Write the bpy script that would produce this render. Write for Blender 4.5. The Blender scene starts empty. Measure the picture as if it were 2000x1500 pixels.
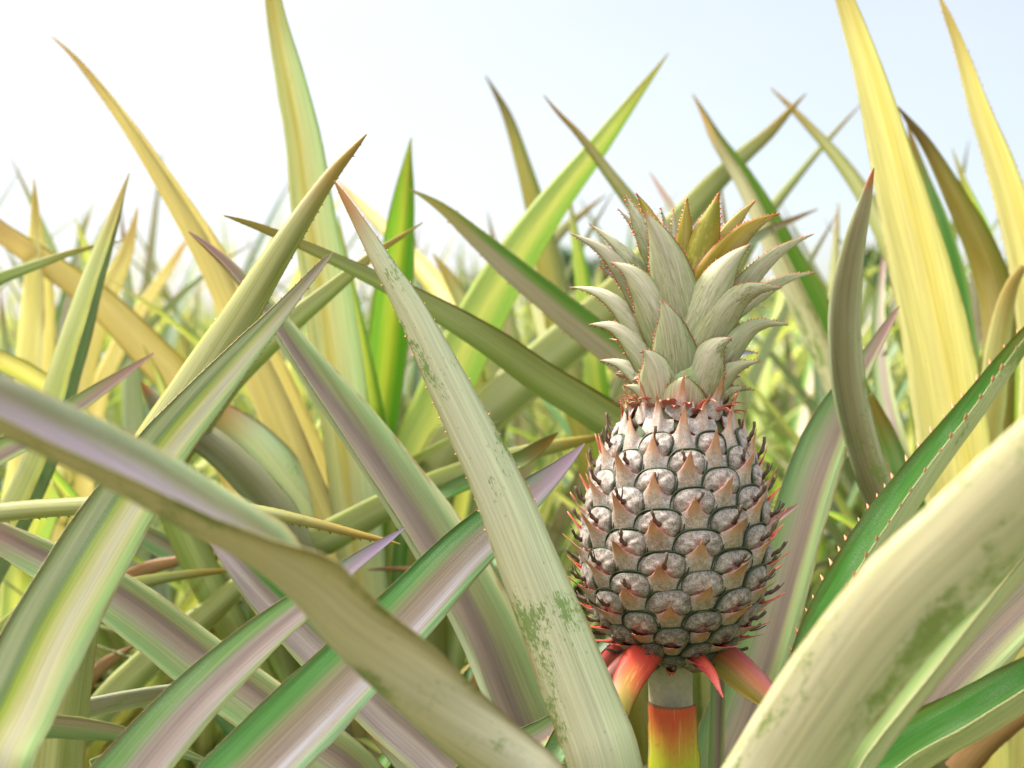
import bpy, math, random
import numpy as np
from mathutils import Vector, Matrix
random.seed(7)
rng = np.random.default_rng(7)
S = bpy.context.scene
COL = S.collection
PI = math.pi

# ------------------------------------------------------------------ camera
F = 2222.0
CAMZ = 0.78
PITCH = math.radians(2.83)
cam_d = bpy.data.cameras.new('camera'); cam = bpy.data.objects.new('camera', cam_d); COL.objects.link(cam)
cam_d.sensor_width = 36; cam_d.lens = 36 * F / 2000
cam_d.clip_start = 0.02; cam_d.clip_end = 2000
cam.location = (0, 0, CAMZ); cam.rotation_euler = (PI / 2 - PITCH, 0, 0)
cam_d.dof.use_dof = True; cam_d.dof.focus_distance = 0.69; cam_d.dof.aperture_fstop = 5.6
S.camera = cam
CP = Vector((0, 0, CAMZ))
CR = Vector((1, 0, 0)); CU = Vector((0, math.sin(PITCH), math.cos(PITCH))); CF = Vector((0, math.cos(PITCH), -math.sin(PITCH)))

def at(px, py, d):
    return CP + CR * ((px - 1000) / F * d) + CU * (-(py - 750) / F * d) + CF * d
def proj(p):
    q = Vector(p) - CP; d = q.dot(CF)
    if d < 1e-3: return (0, 9999, d)
    return (1000 + q.dot(CR) / d * F, 750 - q.dot(CU) / d * F, d)

# ------------------------------------------------------------------ node helpers
def lin(c, k=1.0):
    return tuple((((x / 255) / 12.92 if x / 255 <= .04045 else ((x / 255 + .055) / 1.055) ** 2.4) * k) for x in c) + (1.0,)

class NT:
    def __init__(s, name):
        s.m = bpy.data.materials.new(name); s.m.use_nodes = True
        s.t = s.m.node_tree; s.t.nodes.clear()
    def n(s, typ, **kw):
        x = s.t.nodes.new(typ)
        for k, v in kw.items(): setattr(x, k, v)
        return x
    def l(s, a, b): s.t.links.new(a, b)
    def setin(s, sock, v):
        if hasattr(v, 'is_linked') or isinstance(v, bpy.types.NodeSocket): s.l(v, sock)
        else: sock.default_value = v
    def math(s, op, a, b=0.0, c=0.0, clamp=False):
        x = s.n('ShaderNodeMath', operation=op, use_clamp=clamp)
        s.setin(x.inputs[0], a); s.setin(x.inputs[1], b); s.setin(x.inputs[2], c)
        return x.outputs[0]
    def vmul(s, v, k):
        x = s.n('ShaderNodeVectorMath', operation='MULTIPLY'); s.setin(x.inputs[0], v); x.inputs[1].default_value = k
        return x.outputs[0]
    def noise(s, vec, scale=1.0, detail=2.0, rough=.5, w=None):
        x = s.n('ShaderNodeTexNoise', noise_dimensions='4D' if w is not None else '3D')
        if vec is not None: s.l(vec, x.inputs['Vector'])
        x.inputs['Scale'].default_value = scale; x.inputs['Detail'].default_value = detail; x.inputs['Roughness'].default_value = rough
        if w is not None: s.setin(x.inputs['W'], w)
        return x.outputs[0]
    def ramp(s, fac, stops, interp='LINEAR'):
        x = s.n('ShaderNodeValToRGB'); r = x.color_ramp; r.interpolation = interp
        while len(r.elements) < len(stops): r.elements.new(.5)
        for e, (p, c) in zip(r.elements, stops): e.position = p; e.color = c
        s.l(fac, x.inputs[0]); return x.outputs[0]
    def mix(s, f, a, b, mode='MIX'):
        x = s.n('ShaderNodeMix', data_type='RGBA', blend_type=mode)
        s.setin(x.inputs[0], f); s.setin(x.inputs[6], a); s.setin(x.inputs[7], b)
        return x.outputs[2]
    def smooth(s, v, a, b):
        x = s.n('ShaderNodeMapRange', interpolation_type='SMOOTHSTEP')
        s.setin(x.inputs[0], v); x.inputs[1].default_value = a; x.inputs[2].default_value = b
        return x.outputs[0]
    def finish(s, col, rough=.45, trans=0.0, tcol=None, bump=None, bstr=.2, bdist=.0005, spec=.3):
        p = s.n('ShaderNodeBsdfPrincipled'); s.setin(p.inputs['Base Color'], col); s.setin(p.inputs['Roughness'], rough)
        p.inputs['Specular IOR Level'].default_value = spec
        if bump is not None:
            b = s.n('ShaderNodeBump'); b.inputs['Strength'].default_value = bstr; b.inputs['Distance'].default_value = bdist
            s.l(bump, b.inputs['Height']); s.l(b.outputs[0], p.inputs['Normal'])
        o = s.n('ShaderNodeOutputMaterial')
        if trans > 0:
            t = s.n('ShaderNodeBsdfTranslucent'); s.setin(t.inputs[0], tcol if tcol is not None else col)
            m = s.n('ShaderNodeMixShader'); m.inputs[0].default_value = trans
            s.l(p.outputs[0], m.inputs[1]); s.l(t.outputs[0], m.inputs[2]); s.l(m.outputs[0], o.inputs[0])
        else: s.l(p.outputs[0], o.inputs[0])
        return s.m

AK_ = 0.80   # photograph colour to albedo
def leaf_mat(name, stops, scuff=0.0, scuffcol=(108, 138, 40), bloom=.25, bloomcol=(205, 205, 200), tip=(150, 105, 40), tipv=.05,
             trans=.42, tsat=1.25, speck=.2, jitter=.12, rough=.5, edge=None, foot=None):
    s = NT(name)
    uv = s.n('ShaderNodeUVMap', uv_map='UVMap').outputs[0]
    me = s.n('ShaderNodeUVMap', uv_map='metric').outputs[0]
    sep = s.n('ShaderNodeSeparateXYZ'); s.l(uv, sep.inputs[0]); u, v = sep.outputs[0], sep.outputs[1]
    oi = s.n('ShaderNodeObjectInfo').outputs['Random']
    w = s.math('MULTIPLY', oi, 57.0)
    n1 = s.noise(s.vmul(me, (140, 5, 1)), 1, 4, .6, w)
    u2 = s.math('ADD', u, s.math('MULTIPLY', s.math('SUBTRACT', n1, .5), jitter * 1.8))
    col = s.ramp(u2, [(p, lin(c, AK_)) for p, c in stops])
    base_col = col
    # long soft streaks and fine fibre lines
    n2 = s.noise(s.vmul(me, (260, 6, 1)), 1, 3, .6, w)
    fine = s.noise(s.vmul(me, (1000, 12, 1)), 1, 2, .6, w)
    k = s.math('ADD', s.math('MULTIPLY', s.math('SUBTRACT', n2, .5), .26), s.math('MULTIPLY', s.math('SUBTRACT', fine, .5), 1.15))
    k = s.math('ADD', k, 1.0)
    col = s.mix(1.0, col, s.mix(1.0, (1, 1, 1, 1), k, 'MULTIPLY'), 'MULTIPLY')
    if bloom > 0:
        n3 = s.noise(s.vmul(me, (55, 9, 1)), 1, 5, .65, w)
        n3b = s.noise(s.vmul(me, (2200, 900, 1)), 1, 1, .5)
        f = s.math('MULTIPLY', s.smooth(n3, .42, .72), s.math('MULTIPLY', s.smooth(n3b, .3, .7), bloom * 1.6), clamp=True)
        col = s.mix(f, col, lin(bloomcol, AK_))
    if scuff > 0:
        a = s.noise(s.vmul(me, (46, 17, 1)), 1, 1, .5, w)
        b = s.noise(s.vmul(me, (260, 100, 1)), 1, 6, .75, s.math('ADD', w, 3.3))
        c = s.noise(s.vmul(me, (1700, 300, 1)), 1, 2, .6)
        f = s.math('ADD', s.math('ADD', s.math('MULTIPLY', a, 1.1), s.math('MULTIPLY', b, .9)), s.math('MULTIPLY', s.math('SUBTRACT', c, .5), .5))
        thr = 1.35 - .27 * scuff
        f = s.smooth(f, thr, thr + .05)
        col = s.mix(s.math('MULTIPLY', f, .78), col, lin(scuffcol, AK_))
    if speck > 0:
        vo = s.noise(s.vmul(me, (420, 260, 1)), 1, 2, .6, s.math('ADD', w, 9.1))
        f = s.math('MULTIPLY', s.smooth(vo, .68, .75), speck * 2, clamp=True)
        col = s.mix(f, col, lin((120, 95, 50), AK_))
    e0 = s.math('ABSOLUTE', s.math('SUBTRACT', u, .5))
    n6 = s.noise(s.vmul(me, (120, 38, 1)), 1, 4, .65, s.math('ADD', w, 21.0))
    col = s.mix(s.math('MULTIPLY', s.math('MULTIPLY', s.smooth(s.math('ADD', e0, s.math('MULTIPLY', n6, .05)), .475, .515), s.smooth(n6, .42, .6)), .6), col, lin((150, 112, 62), AK_))
    if edge is not None:
        e = s.math('ABSOLUTE', s.math('SUBTRACT', u, .5))
        col = s.mix(s.math('MULTIPLY', s.smooth(e, .455, .49), .85), col, lin(edge, AK_))
    if foot is not None:
        fl = s.noise(s.vmul(me, (1500, 90, 1)), 1, 3, .65)
        f = s.math('MULTIPLY', s.smooth(s.math('ADD', fl, s.math('MULTIPLY', v, .28)), .60, .80), .65)
        col = s.mix(f, col, lin(foot, AK_))
    # tip tint
    f = s.math('SUBTRACT', 1.0, s.smooth(v, tipv * .4, tipv * 2.2))
    col = s.mix(f, col, lin(tip, AK_))
    hs = s.n('ShaderNodeHueSaturation'); s.l(col, hs.inputs['Color'])
    s.l(s.math('ADD', s.math('MULTIPLY', oi, .03), .485), hs.inputs['Hue'])
    s.l(s.math('ADD', s.math('MULTIPLY', s.math('FRACT', s.math('MULTIPLY', oi, 17.3)), .22), .89), hs.inputs['Value'])
    col = hs.outputs[0]
    t = s.n('ShaderNodeHueSaturation'); s.l(s.mix(.35, base_col, col), t.inputs['Color']); t.inputs['Saturation'].default_value = tsat * .58; t.inputs['Value'].default_value = 1.15
    return s.finish(col, rough, trans, t.outputs[0], fine, .25, .0004, .28)

U = {}
def sym(*cs):
    n = len(cs); return [(i / (n - 1), c) for i, c in enumerate(cs)]
U['purple'] = leaf_mat('leaf_upper_purple', [(0, (156, 176, 120)), (.1, (116, 154, 90)), (.28, (141, 162, 104)), (.42, (158, 154, 126)), (.56, (154, 136, 119)), (.68, (130, 112, 101)), (.78, (147, 150, 100)), (.92, (145, 170, 110)), (1, (197, 200, 142))], tip=(165, 130, 120), trans=.25, bloom=.14, bloomcol=(190, 192, 172))
U['green_mauve'] = leaf_mat('leaf_upper_green_mauve', [(0, (138, 170, 110)), (.06, (84, 142, 62)), (.25, (98, 152, 74)), (.36, (138, 142, 96)), (.46, (147, 130, 106)), (.64, (152, 134, 121)), (.78, (182, 174, 178)), (.84, (165, 151, 138)), (.92, (128, 174, 110)), (1, (170, 197, 151))], tip=(160, 135, 150), trans=.3)
U['pale_pink'] = leaf_mat('leaf_upper_pale_pink', [(0, (164, 177, 120)), (.22, (174, 177, 132)), (.34, (128, 148, 92)), (.42, (169, 182, 60)), (.52, (203, 196, 120)), (.66, (203, 192, 163)), (.8, (194, 190, 128)), (.9, (153, 182, 104)), (1, (184, 196, 132))], tip=(175, 160, 140), jitter=.05)
U['green'] = leaf_mat('leaf_upper_green', [(0, (135, 172, 79)), (.15, (74, 140, 47)), (.5, (116, 155, 79)), (.85, (68, 135, 45)), (1, (145, 178, 92))], tip=(150, 120, 50), bloom=.65, bloomcol=(175, 190, 165))
U['blue_green'] = leaf_mat('leaf_upper_blue_green', [(0, (156, 180, 117)), (.2, (98, 140, 88)), (.5, (145, 150, 117)), (.8, (88, 135, 84)), (1, (156, 180, 121))], tip=(150, 120, 70))
U['lime'] = leaf_mat('leaf_upper_lime', [(0, (160, 195, 40)), (.2, (120, 180, 20)), (.5, (205, 215, 50)), (.8, (120, 185, 25)), (1, (150, 190, 60))], tip=(170, 160, 60), trans=.72, tsat=1.3, bloom=.08)
U['yellow_green'] = leaf_mat('leaf_upper_yellow_green', [(0, (185, 195, 60)), (.2, (170, 190, 40)), (.5, (222, 212, 110)), (.8, (180, 190, 50)), (1, (170, 185, 60))], tip=(190, 150, 60), trans=.7, tsat=1.25, bloom=.1)
U['pink_green'] = leaf_mat('leaf_upper_pink_green', [(0, (170, 150, 110)), (.2, (185, 165, 130)), (.45, (190, 168, 145)), (.58, (150, 165, 90)), (.75, (110, 160, 40)), (1, (120, 165, 50))], tip=(200, 185, 90))
U['mauve_green'] = leaf_mat('leaf_upper_mauve_green', [(0, (156, 167, 115)), (.06, (124, 129, 89)), (.22, (124, 108, 105)), (.42, (148, 136, 126)), (.58, (124, 106, 97)), (.7, (129, 120, 98)), (.8, (80, 129, 50)), (.95, (70, 124, 42)), (1, (142, 163, 100))], tip=(165, 145, 150), trans=.25)
U['green_pink'] = leaf_mat('leaf_upper_green_pink', [(0, (142, 159, 108)), (.08, (101, 146, 77)), (.3, (120, 156, 90)), (.42, (154, 144, 126)), (.55, (142, 124, 113)), (.72, (158, 141, 130)), (.85, (147, 137, 128)), (.93, (134, 154, 100)), (1, (178, 182, 129))], tip=(150, 130, 150), trans=.25)
U['lilac'] = leaf_mat('leaf_upper_lilac', [(0, (144, 139, 93)), (.3, (139, 125, 124)), (.5, (163, 146, 156)), (.74, (172, 156, 165)), (.84, (135, 130, 91)), (.93, (126, 139, 91)), (1, (169, 176, 128))], tip=(165, 150, 140), jitter=.05, trans=.12)
L = {}
L['pale'] = leaf_mat(tsat=1.05, name='leaf_underside_pale', stops=[(0, (172, 186, 140)), (.12, (200, 210, 175)), (.5, (206, 210, 172)), (.85, (190, 202, 160)), (1, (164, 182, 132))], scuff=.15, tip=(175, 120, 70), jitter=.025, trans=.3)
L['scuffed'] = leaf_mat(tsat=1.05, name='leaf_underside_scuffed', stops=[(0, (192, 184, 146)), (.15, (210, 201, 166)), (.5, (212, 208, 172)), (.85, (204, 206, 165)), (1, (186, 190, 150))], scuff=.88, tip=(190, 120, 70), tipv=.03, speck=.35, jitter=.025, trans=.3)
L['beige'] = leaf_mat(tsat=1.05, name='leaf_underside_beige', stops=[(0, (188, 180, 134)), (.3, (208, 198, 160)), (.6, (206, 201, 161)), (1, (176, 180, 128))], scuff=.88, tip=(180, 140, 70), speck=.2, jitter=.025, trans=.3)
L['olive'] = leaf_mat(tsat=1.05, name='leaf_underside_olive', stops=[(0, (172, 176, 76)), (.2, (184, 186, 104)), (.5, (204, 202, 134)), (.75, (168, 170, 92)), (1, (146, 148, 56))], scuff=.1, tip=(180, 150, 60), tipv=.05, trans=.55)
L['yellow'] = leaf_mat('leaf_underside_yellow', [(0, (222, 216, 150)), (.2, (236, 226, 140)), (.45, (242, 230, 146)), (.6, (234, 218, 108)), (.85, (236, 226, 136)), (1, (216, 216, 120))], scuff=.12, scuffcol=(170, 160, 50), tip=(190, 165, 80), trans=.62, tsat=1.05, bloom=.08)
L['golden'] = leaf_mat('leaf_underside_golden', [(0, (214, 196, 92)), (.25, (232, 212, 120)), (.6, (234, 216, 134)), (1, (216, 198, 88))], scuff=.15, scuffcol=(165, 160, 50), tip=(200, 160, 80), trans=.62, tsat=1.05, bloom=.08)
L['tall'] = leaf_mat('leaf_underside_tall', [(0, (200, 196, 140)), (.28, (222, 214, 165)), (.42, (208, 186, 92)), (.55, (216, 210, 165)), (.85, (212, 218, 190)), (1, (185, 205, 160))], scuff=.2, tip=(190, 165, 90), trans=.62)
U['golden_upper'] = L['golden']
L['amber'] = leaf_mat('leaf_underside_amber', [(0, (136, 130, 40)), (.3, (170, 150, 58)), (.6, (182, 166, 86)), (1, (124, 130, 40))], scuff=.3, tip=(120, 95, 50), trans=.45)
L['dark'] = leaf_mat(tsat=1.05, name='leaf_underside_dark', stops=[(0, (150, 158, 118)), (.2, (134, 128, 86)), (.5, (150, 142, 102)), (.8, (176, 170, 130)), (1, (190, 186, 150))], scuff=.6, tip=(190, 110, 60), tipv=.012, speck=.3)
L['lime'] = leaf_mat('leaf_underside_lime', [(0, (175, 200, 60)), (.3, (190, 205, 60)), (.5, (215, 218, 90)), (.7, (160, 200, 40)), (1, (140, 190, 40))], tip=(170, 160, 90), trans=.7, tsat=1.3)
U['pale_lime'] = leaf_mat('leaf_upper_pale_lime', [(0, (172, 196, 92)), (.25, (194, 208, 108)), (.5, (218, 218, 138)), (.8, (182, 204, 96)), (1, (152, 186, 74))], tip=(180, 165, 90), trans=.62, tsat=1.4, bloom=.12)
L['pale_lime'] = leaf_mat('leaf_underside_pale_lime', [(0, (186, 196, 100)), (.25, (206, 210, 124)), (.5, (222, 218, 144)), (.8, (198, 206, 114)), (1, (166, 182, 82))], scuff=.15, tip=(180, 160, 90), trans=.62, tsat=1.4, bloom=.12)
L['dry'] = leaf_mat('leaf_dry', [(0, (150, 105, 60)), (.5, (190, 150, 100)), (1, (140, 95, 50))], tip=(110, 70, 40), trans=.25)
U['dry_upper'] = L['dry']; U['yellow_upper'] = L['yellow']
# crown and stalk leaves
CU_ = dict(edge=(150, 75, 55), jitter=.05, foot=(136, 150, 84))
L['crown'] = leaf_mat('crown_leaf_underside', [(0, (150, 162, 110)), (.2, (196, 192, 156)), (.5, (204, 196, 168)), (.8, (192, 190, 154)), (1, (148, 162, 104))], scuff=.62, scuffcol=(116, 128, 48), tip=(176, 140, 105), tipv=.04, trans=.3, bloom=.15, speck=.35, **CU_)
L['crown_orange'] = leaf_mat('crown_leaf_orange', [(0, (176, 150, 40)), (.3, (190, 172, 60)), (.5, (196, 176, 92)), (.75, (176, 158, 45)), (1, (182, 130, 30))], scuff=1.0, scuffcol=(140, 140, 30), tip=(190, 100, 45), tipv=.06, trans=.4, bloom=.1, speck=.4, edge=(185, 80, 40), jitter=.12)
U['crown'] = leaf_mat('crown_leaf_upper', [(0, (130, 150, 130)), (.3, (165, 165, 180)), (.5, (175, 172, 192)), (.7, (160, 165, 175)), (1, (120, 150, 120))], tip=(150, 100, 95), trans=.3, bloom=.2, **CU_)
L['red'] = leaf_mat('stalk_leaf_red', [(0, (190, 62, 54)), (.3, (210, 78, 62)), (.6, (206, 98, 58)), (1, (180, 66, 52))], tip=(225, 110, 105), trans=.25, bloom=.3, speck=.3)
L['red_green'] = leaf_mat('stalk_leaf_orange_green', [(0, (160, 140, 40)), (.3, (150, 130, 35)), (.55, (190, 110, 45)), (.8, (180, 95, 80)), (1, (160, 75, 80))], tip=(150, 120, 50), trans=.25, bloom=.25, speck=.3)
def two_tone(name, c0, c1, v0, v1, edge):
    s = NT(name)
    uv = s.n('ShaderNodeUVMap', uv_map='UVMap').outputs[0]; me = s.n('ShaderNodeUVMap', uv_map='metric').outputs[0]
    sep = s.n('ShaderNodeSeparateXYZ'); s.l(uv, sep.inputs[0])
    n1 = s.noise(s.vmul(me, (80, 20, 1)), 1, 4, .6)
    e = s.math('ABSOLUTE', s.math('SUBTRACT', sep.outputs[0], .5))
    v = s.math('ADD', s.math('ADD', sep.outputs[1], s.math('MULTIPLY', s.math('SUBTRACT', n1, .5), .35)), s.math('MULTIPLY', e, .35))
    col = s.mix(s.smooth(v, v0, v1), lin(c0, AK_), lin(c1, AK_))
    n2 = s.noise(s.vmul(me, (900, 30, 1)), 1, 3, .6)
    col = s.mix(s.math('MULTIPLY', s.smooth(n2, .55, .75), .45), col, lin((225, 220, 150), AK_))
    n3 = s.noise(s.vmul(me, (300, 200, 1)), 1, 4, .7)
    col = s.mix(s.math('MULTIPLY', s.smooth(n3, .56, .66), .35), col, lin((150, 95, 45), AK_))
    col = s.mix(s.math('SUBTRACT', 1.0, s.smooth(s.math('ADD', sep.outputs[1], s.math('MULTIPLY', n3, .05)), .03, .06)), col, lin((120, 84, 50), AK_))
    col = s.mix(s.smooth(e, .45, .5), col, lin(edge, AK_))
    return s.finish(col, .55, .25, col, n2, .25)
L['collar'] = two_tone('stalk_collar', (204, 84, 52), (182, 188, 50), .12, .72, (150, 110, 50))
L['drip'] = two_tone('stalk_leaf_red_base', (140, 125, 40), (208, 74, 58), .3, .8, (150, 65, 48))
L['pinkish'] = two_tone('stalk_leaf_pink', (214, 150, 140), (220, 90, 80), .3, .9, (200, 90, 90))
SPINE = NT('spine'); SPINE = SPINE.finish(lin((162, 104, 62), AK_), .5)
EDGE = NT('leaf_edge'); EDGE = EDGE.finish(lin((190, 180, 130), AK_), .5)

# ------------------------------------------------------------------ mesh helpers
def make_obj(name, mesh, parent=None, label=None):
    o = bpy.data.objects.new(name, mesh); COL.objects.link(o)
    if parent is not None: o.parent = parent
    if label: o['label'] = label
    return o
def tag(o, label, cat, group=None, kind=None):
    o['label'] = label; o['category'] = cat
    if group: o['group'] = group
    if kind: o['kind'] = kind
    return o
def empty(name, loc, rz=0):
    o = bpy.data.objects.new(name, None); COL.objects.link(o); o.location = loc; o.rotation_euler = (0, 0, rz)
    o.empty_display_size = .05
    return o

class Geo:
    """collects faces with material index and two uv sets; builds one mesh"""
    def __init__(s): s.v = []; s.f = []; s.m = []; s.uv = []; s.me = []; s.c = []
    def build(s, name, mats, smooth=True, colors=False):
        me = bpy.data.meshes.new(name)
        me.from_pydata([tuple(p) for p in s.v], [], s.f)
        for m in mats: me.materials.append(m)
        me.polygons.foreach_set('material_index', s.m)
        me.polygons.foreach_set('use_smooth', [smooth] * len(s.f))
        if s.uv:
            a = me.uv_layers.new(name='UVMap'); b = me.uv_layers.new(name='metric')
            idx = np.empty(len(me.loops), np.int32); me.loops.foreach_get('vertex_index', idx)
            a.data.foreach_set('uv', np.array(s.uv, np.float32)[idx].ravel()); b.data.foreach_set('uv', np.array(s.me, np.float32)[idx].ravel())
        if colors:
            ca = me.color_attributes.new('Col', 'FLOAT_COLOR', 'POINT')
            ca.data.foreach_set('color', np.array(s.c, np.float32).ravel())
        me.update(); return me

def catmull(P, t):
    """P: (n,k) array, chord parametrised; t: parameters in 0..1 -> (m,k)"""
    P = np.asarray(P, float); n = len(P)
    d = np.linalg.norm(np.diff(P[:, :3], axis=0), axis=1) ** .5 + 1e-9
    k = np.concatenate([[0], np.cumsum(d)]); k /= k[-1]
    # finite-difference tangents (non uniform)
    m = np.zeros_like(P)
    for i in range(1, n - 1):
        h0, h1 = k[i] - k[i - 1], k[i + 1] - k[i]
        m[i] = ((P[i] - P[i - 1]) / h0 * h1 + (P[i + 1] - P[i]) / h1 * h0) / (h0 + h1)
    m[0] = (P[1] - P[0]) / (k[1] - k[0]) * 1.5 - m[1] * .5 if n > 2 else (P[1] - P[0]) / (k[1] - k[0])
    m[-1] = (P[-1] - P[-2]) / (k[-1] - k[-2]) * 1.5 - m[-2] * .5 if n > 2 else m[0]
    out = []
    for x in t:
        i = min(max(np.searchsorted(k, x) - 1, 0), n - 2); h = k[i + 1] - k[i]; s = (x - k[i]) / h
        out.append((2 * s**3 - 3 * s**2 + 1) * P[i] + (s**3 - 2 * s**2 + s) * h * m[i] + (-2 * s**3 + 3 * s**2) * P[i + 1] + (s**3 - s**2) * h * m[i + 1])
    return np.array(out)

def section(phi, cols, fold):
    """cross-section of a channelled leaf of half arc length 1: x,z arrays"""
    s = np.linspace(-1, 1, cols)
    th = phi * (np.clip(s * 2.5, -1, 1) if fold else s)
    ds = s[1] - s[0]
    x = np.concatenate([[0], np.cumsum((np.cos(th[1:]) + np.cos(th[:-1])) / 2 * ds)])
    z = np.concatenate([[0], np.cumsum((np.sin(th[1:]) + np.sin(th[:-1])) / 2 * ds)])
    return x - (x[0] + x[-1]) / 2, z - z.min() * .5 - z.max() * .5

def sweep(g, P, SS, UU, X, Z, th, teeth=None, mat0=0, voff=None, seed=0):
    """P path, SS side, UU upper normal (n,3); X,Z (n,cols) section offsets; adds a closed two-faced leaf to Geo g"""
    n, c = X.shape
    pos = P[:, None, :] + SS[:, None, :] * X[:, :, None] + UU[:, None, :] * Z[:, :, None]
    dx = np.gradient(X, axis=1); dz = np.gradient(Z, axis=1); q = np.sqrt(dx**2 + dz**2) + 1e-12
    nor = SS[:, None, :] * (-dz / q)[:, :, None] + UU[:, None, :] * (dx / q)[:, :, None]
    s = np.linspace(-1, 1, c)
    prof = (1 - .75 * s**2)[None, :, None] * th * np.minimum(1, np.abs(X).max(axis=1) / .008 + .1)[:, None, None]
    bot = pos - nor * prof
    ln = np.concatenate([[0], np.cumsum(np.linalg.norm(np.diff(P, axis=0), axis=1))])
    b0 = len(g.v)
    arc = np.cumsum(np.concatenate([np.zeros((n, 1)), np.sqrt(np.diff(X, axis=1)**2 + np.diff(Z, axis=1)**2)], axis=1), axis=1)
    arc -= arc[:, c // 2][:, None]
    for A in (pos, bot):
        for i in range(n):
            for j in range(c):
                g.v.append(A[i, j]); g.uv.append((j / (c - 1), ln[i] / ln[-1])); g.me.append((arc[i, j] + seed * .37, ln[i] + seed * .71))
    o = b0 + n * c
    flip = np.dot(np.cross(pos[n // 2, -1] - pos[n // 2, 0], pos[min(n // 2 + 1, n - 1), c // 2] - pos[n // 2, c // 2]), nor[n // 2, c // 2]) < 0
    def face(q, m):
        g.f.append(tuple(q)); g.m.append(m)
    for i in range(n - 1):
        for j in range(c - 1):
            a = [b0 + i * c + j, b0 + i * c + j + 1, b0 + (i + 1) * c + j + 1, b0 + (i + 1) * c + j]
            b = [k + n * c for k in a]
            face(a[::-1] if flip else a, mat0); face(b if flip else b[::-1], mat0 + 1)
        for j in (0, c - 1):
            a = [b0 + i * c + j, b0 + (i + 1) * c + j, o + (i + 1) * c + j, o + i * c + j]
            face(a, mat0 + 2)
    if teeth:
        v0, v1, step, size = teeth
        for j, sg in ((0, -1), (c - 1, 1)):
            x = v0 * ln[-1]; rr = random.Random(seed * 7 + j)
            while x < v1 * ln[-1]:
                i = min(np.searchsorted(ln, x), n - 1); i = max(i, 1)
                f = (x - ln[i - 1]) / (ln[i] - ln[i - 1])
                p = pos[i - 1, j] * (1 - f) + pos[i, j] * f
                T = P[i - 1] - P[i]; T = T / np.linalg.norm(T)
                jn = 1 if j == 0 else c - 2
                outd = pos[i, j] - pos[i, jn]; outd = outd / (np.linalg.norm(outd) + 1e-12)
                if np.linalg.norm(pos[i, j] - pos[i, c // 2]) < 1e-5: x += step; continue
                sz = size * rr.uniform(.6, 1.2); N = nor[i, j]
                k = len(g.v)
                for w_ in (p + T * sz * .5, p - T * sz * .5 + N * sz * .2, p - T * sz * .5 - N * sz * .2, p + outd * sz * rr.uniform(.8, 1.2) + T * sz * .7):
                    g.v.append(w_); g.uv.append((.5, .5)); g.me.append((0, 0))
                for q in ((0, 1, 3), (1, 2, 3), (2, 0, 3)): face([k + z for z in q], mat0 + 3)
                x += step * rr.uniform(.7, 1.5)

def norm(a): return a / (np.linalg.norm(a, axis=-1, keepdims=True) + 1e-12)
EX = np.array(CR)

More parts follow.
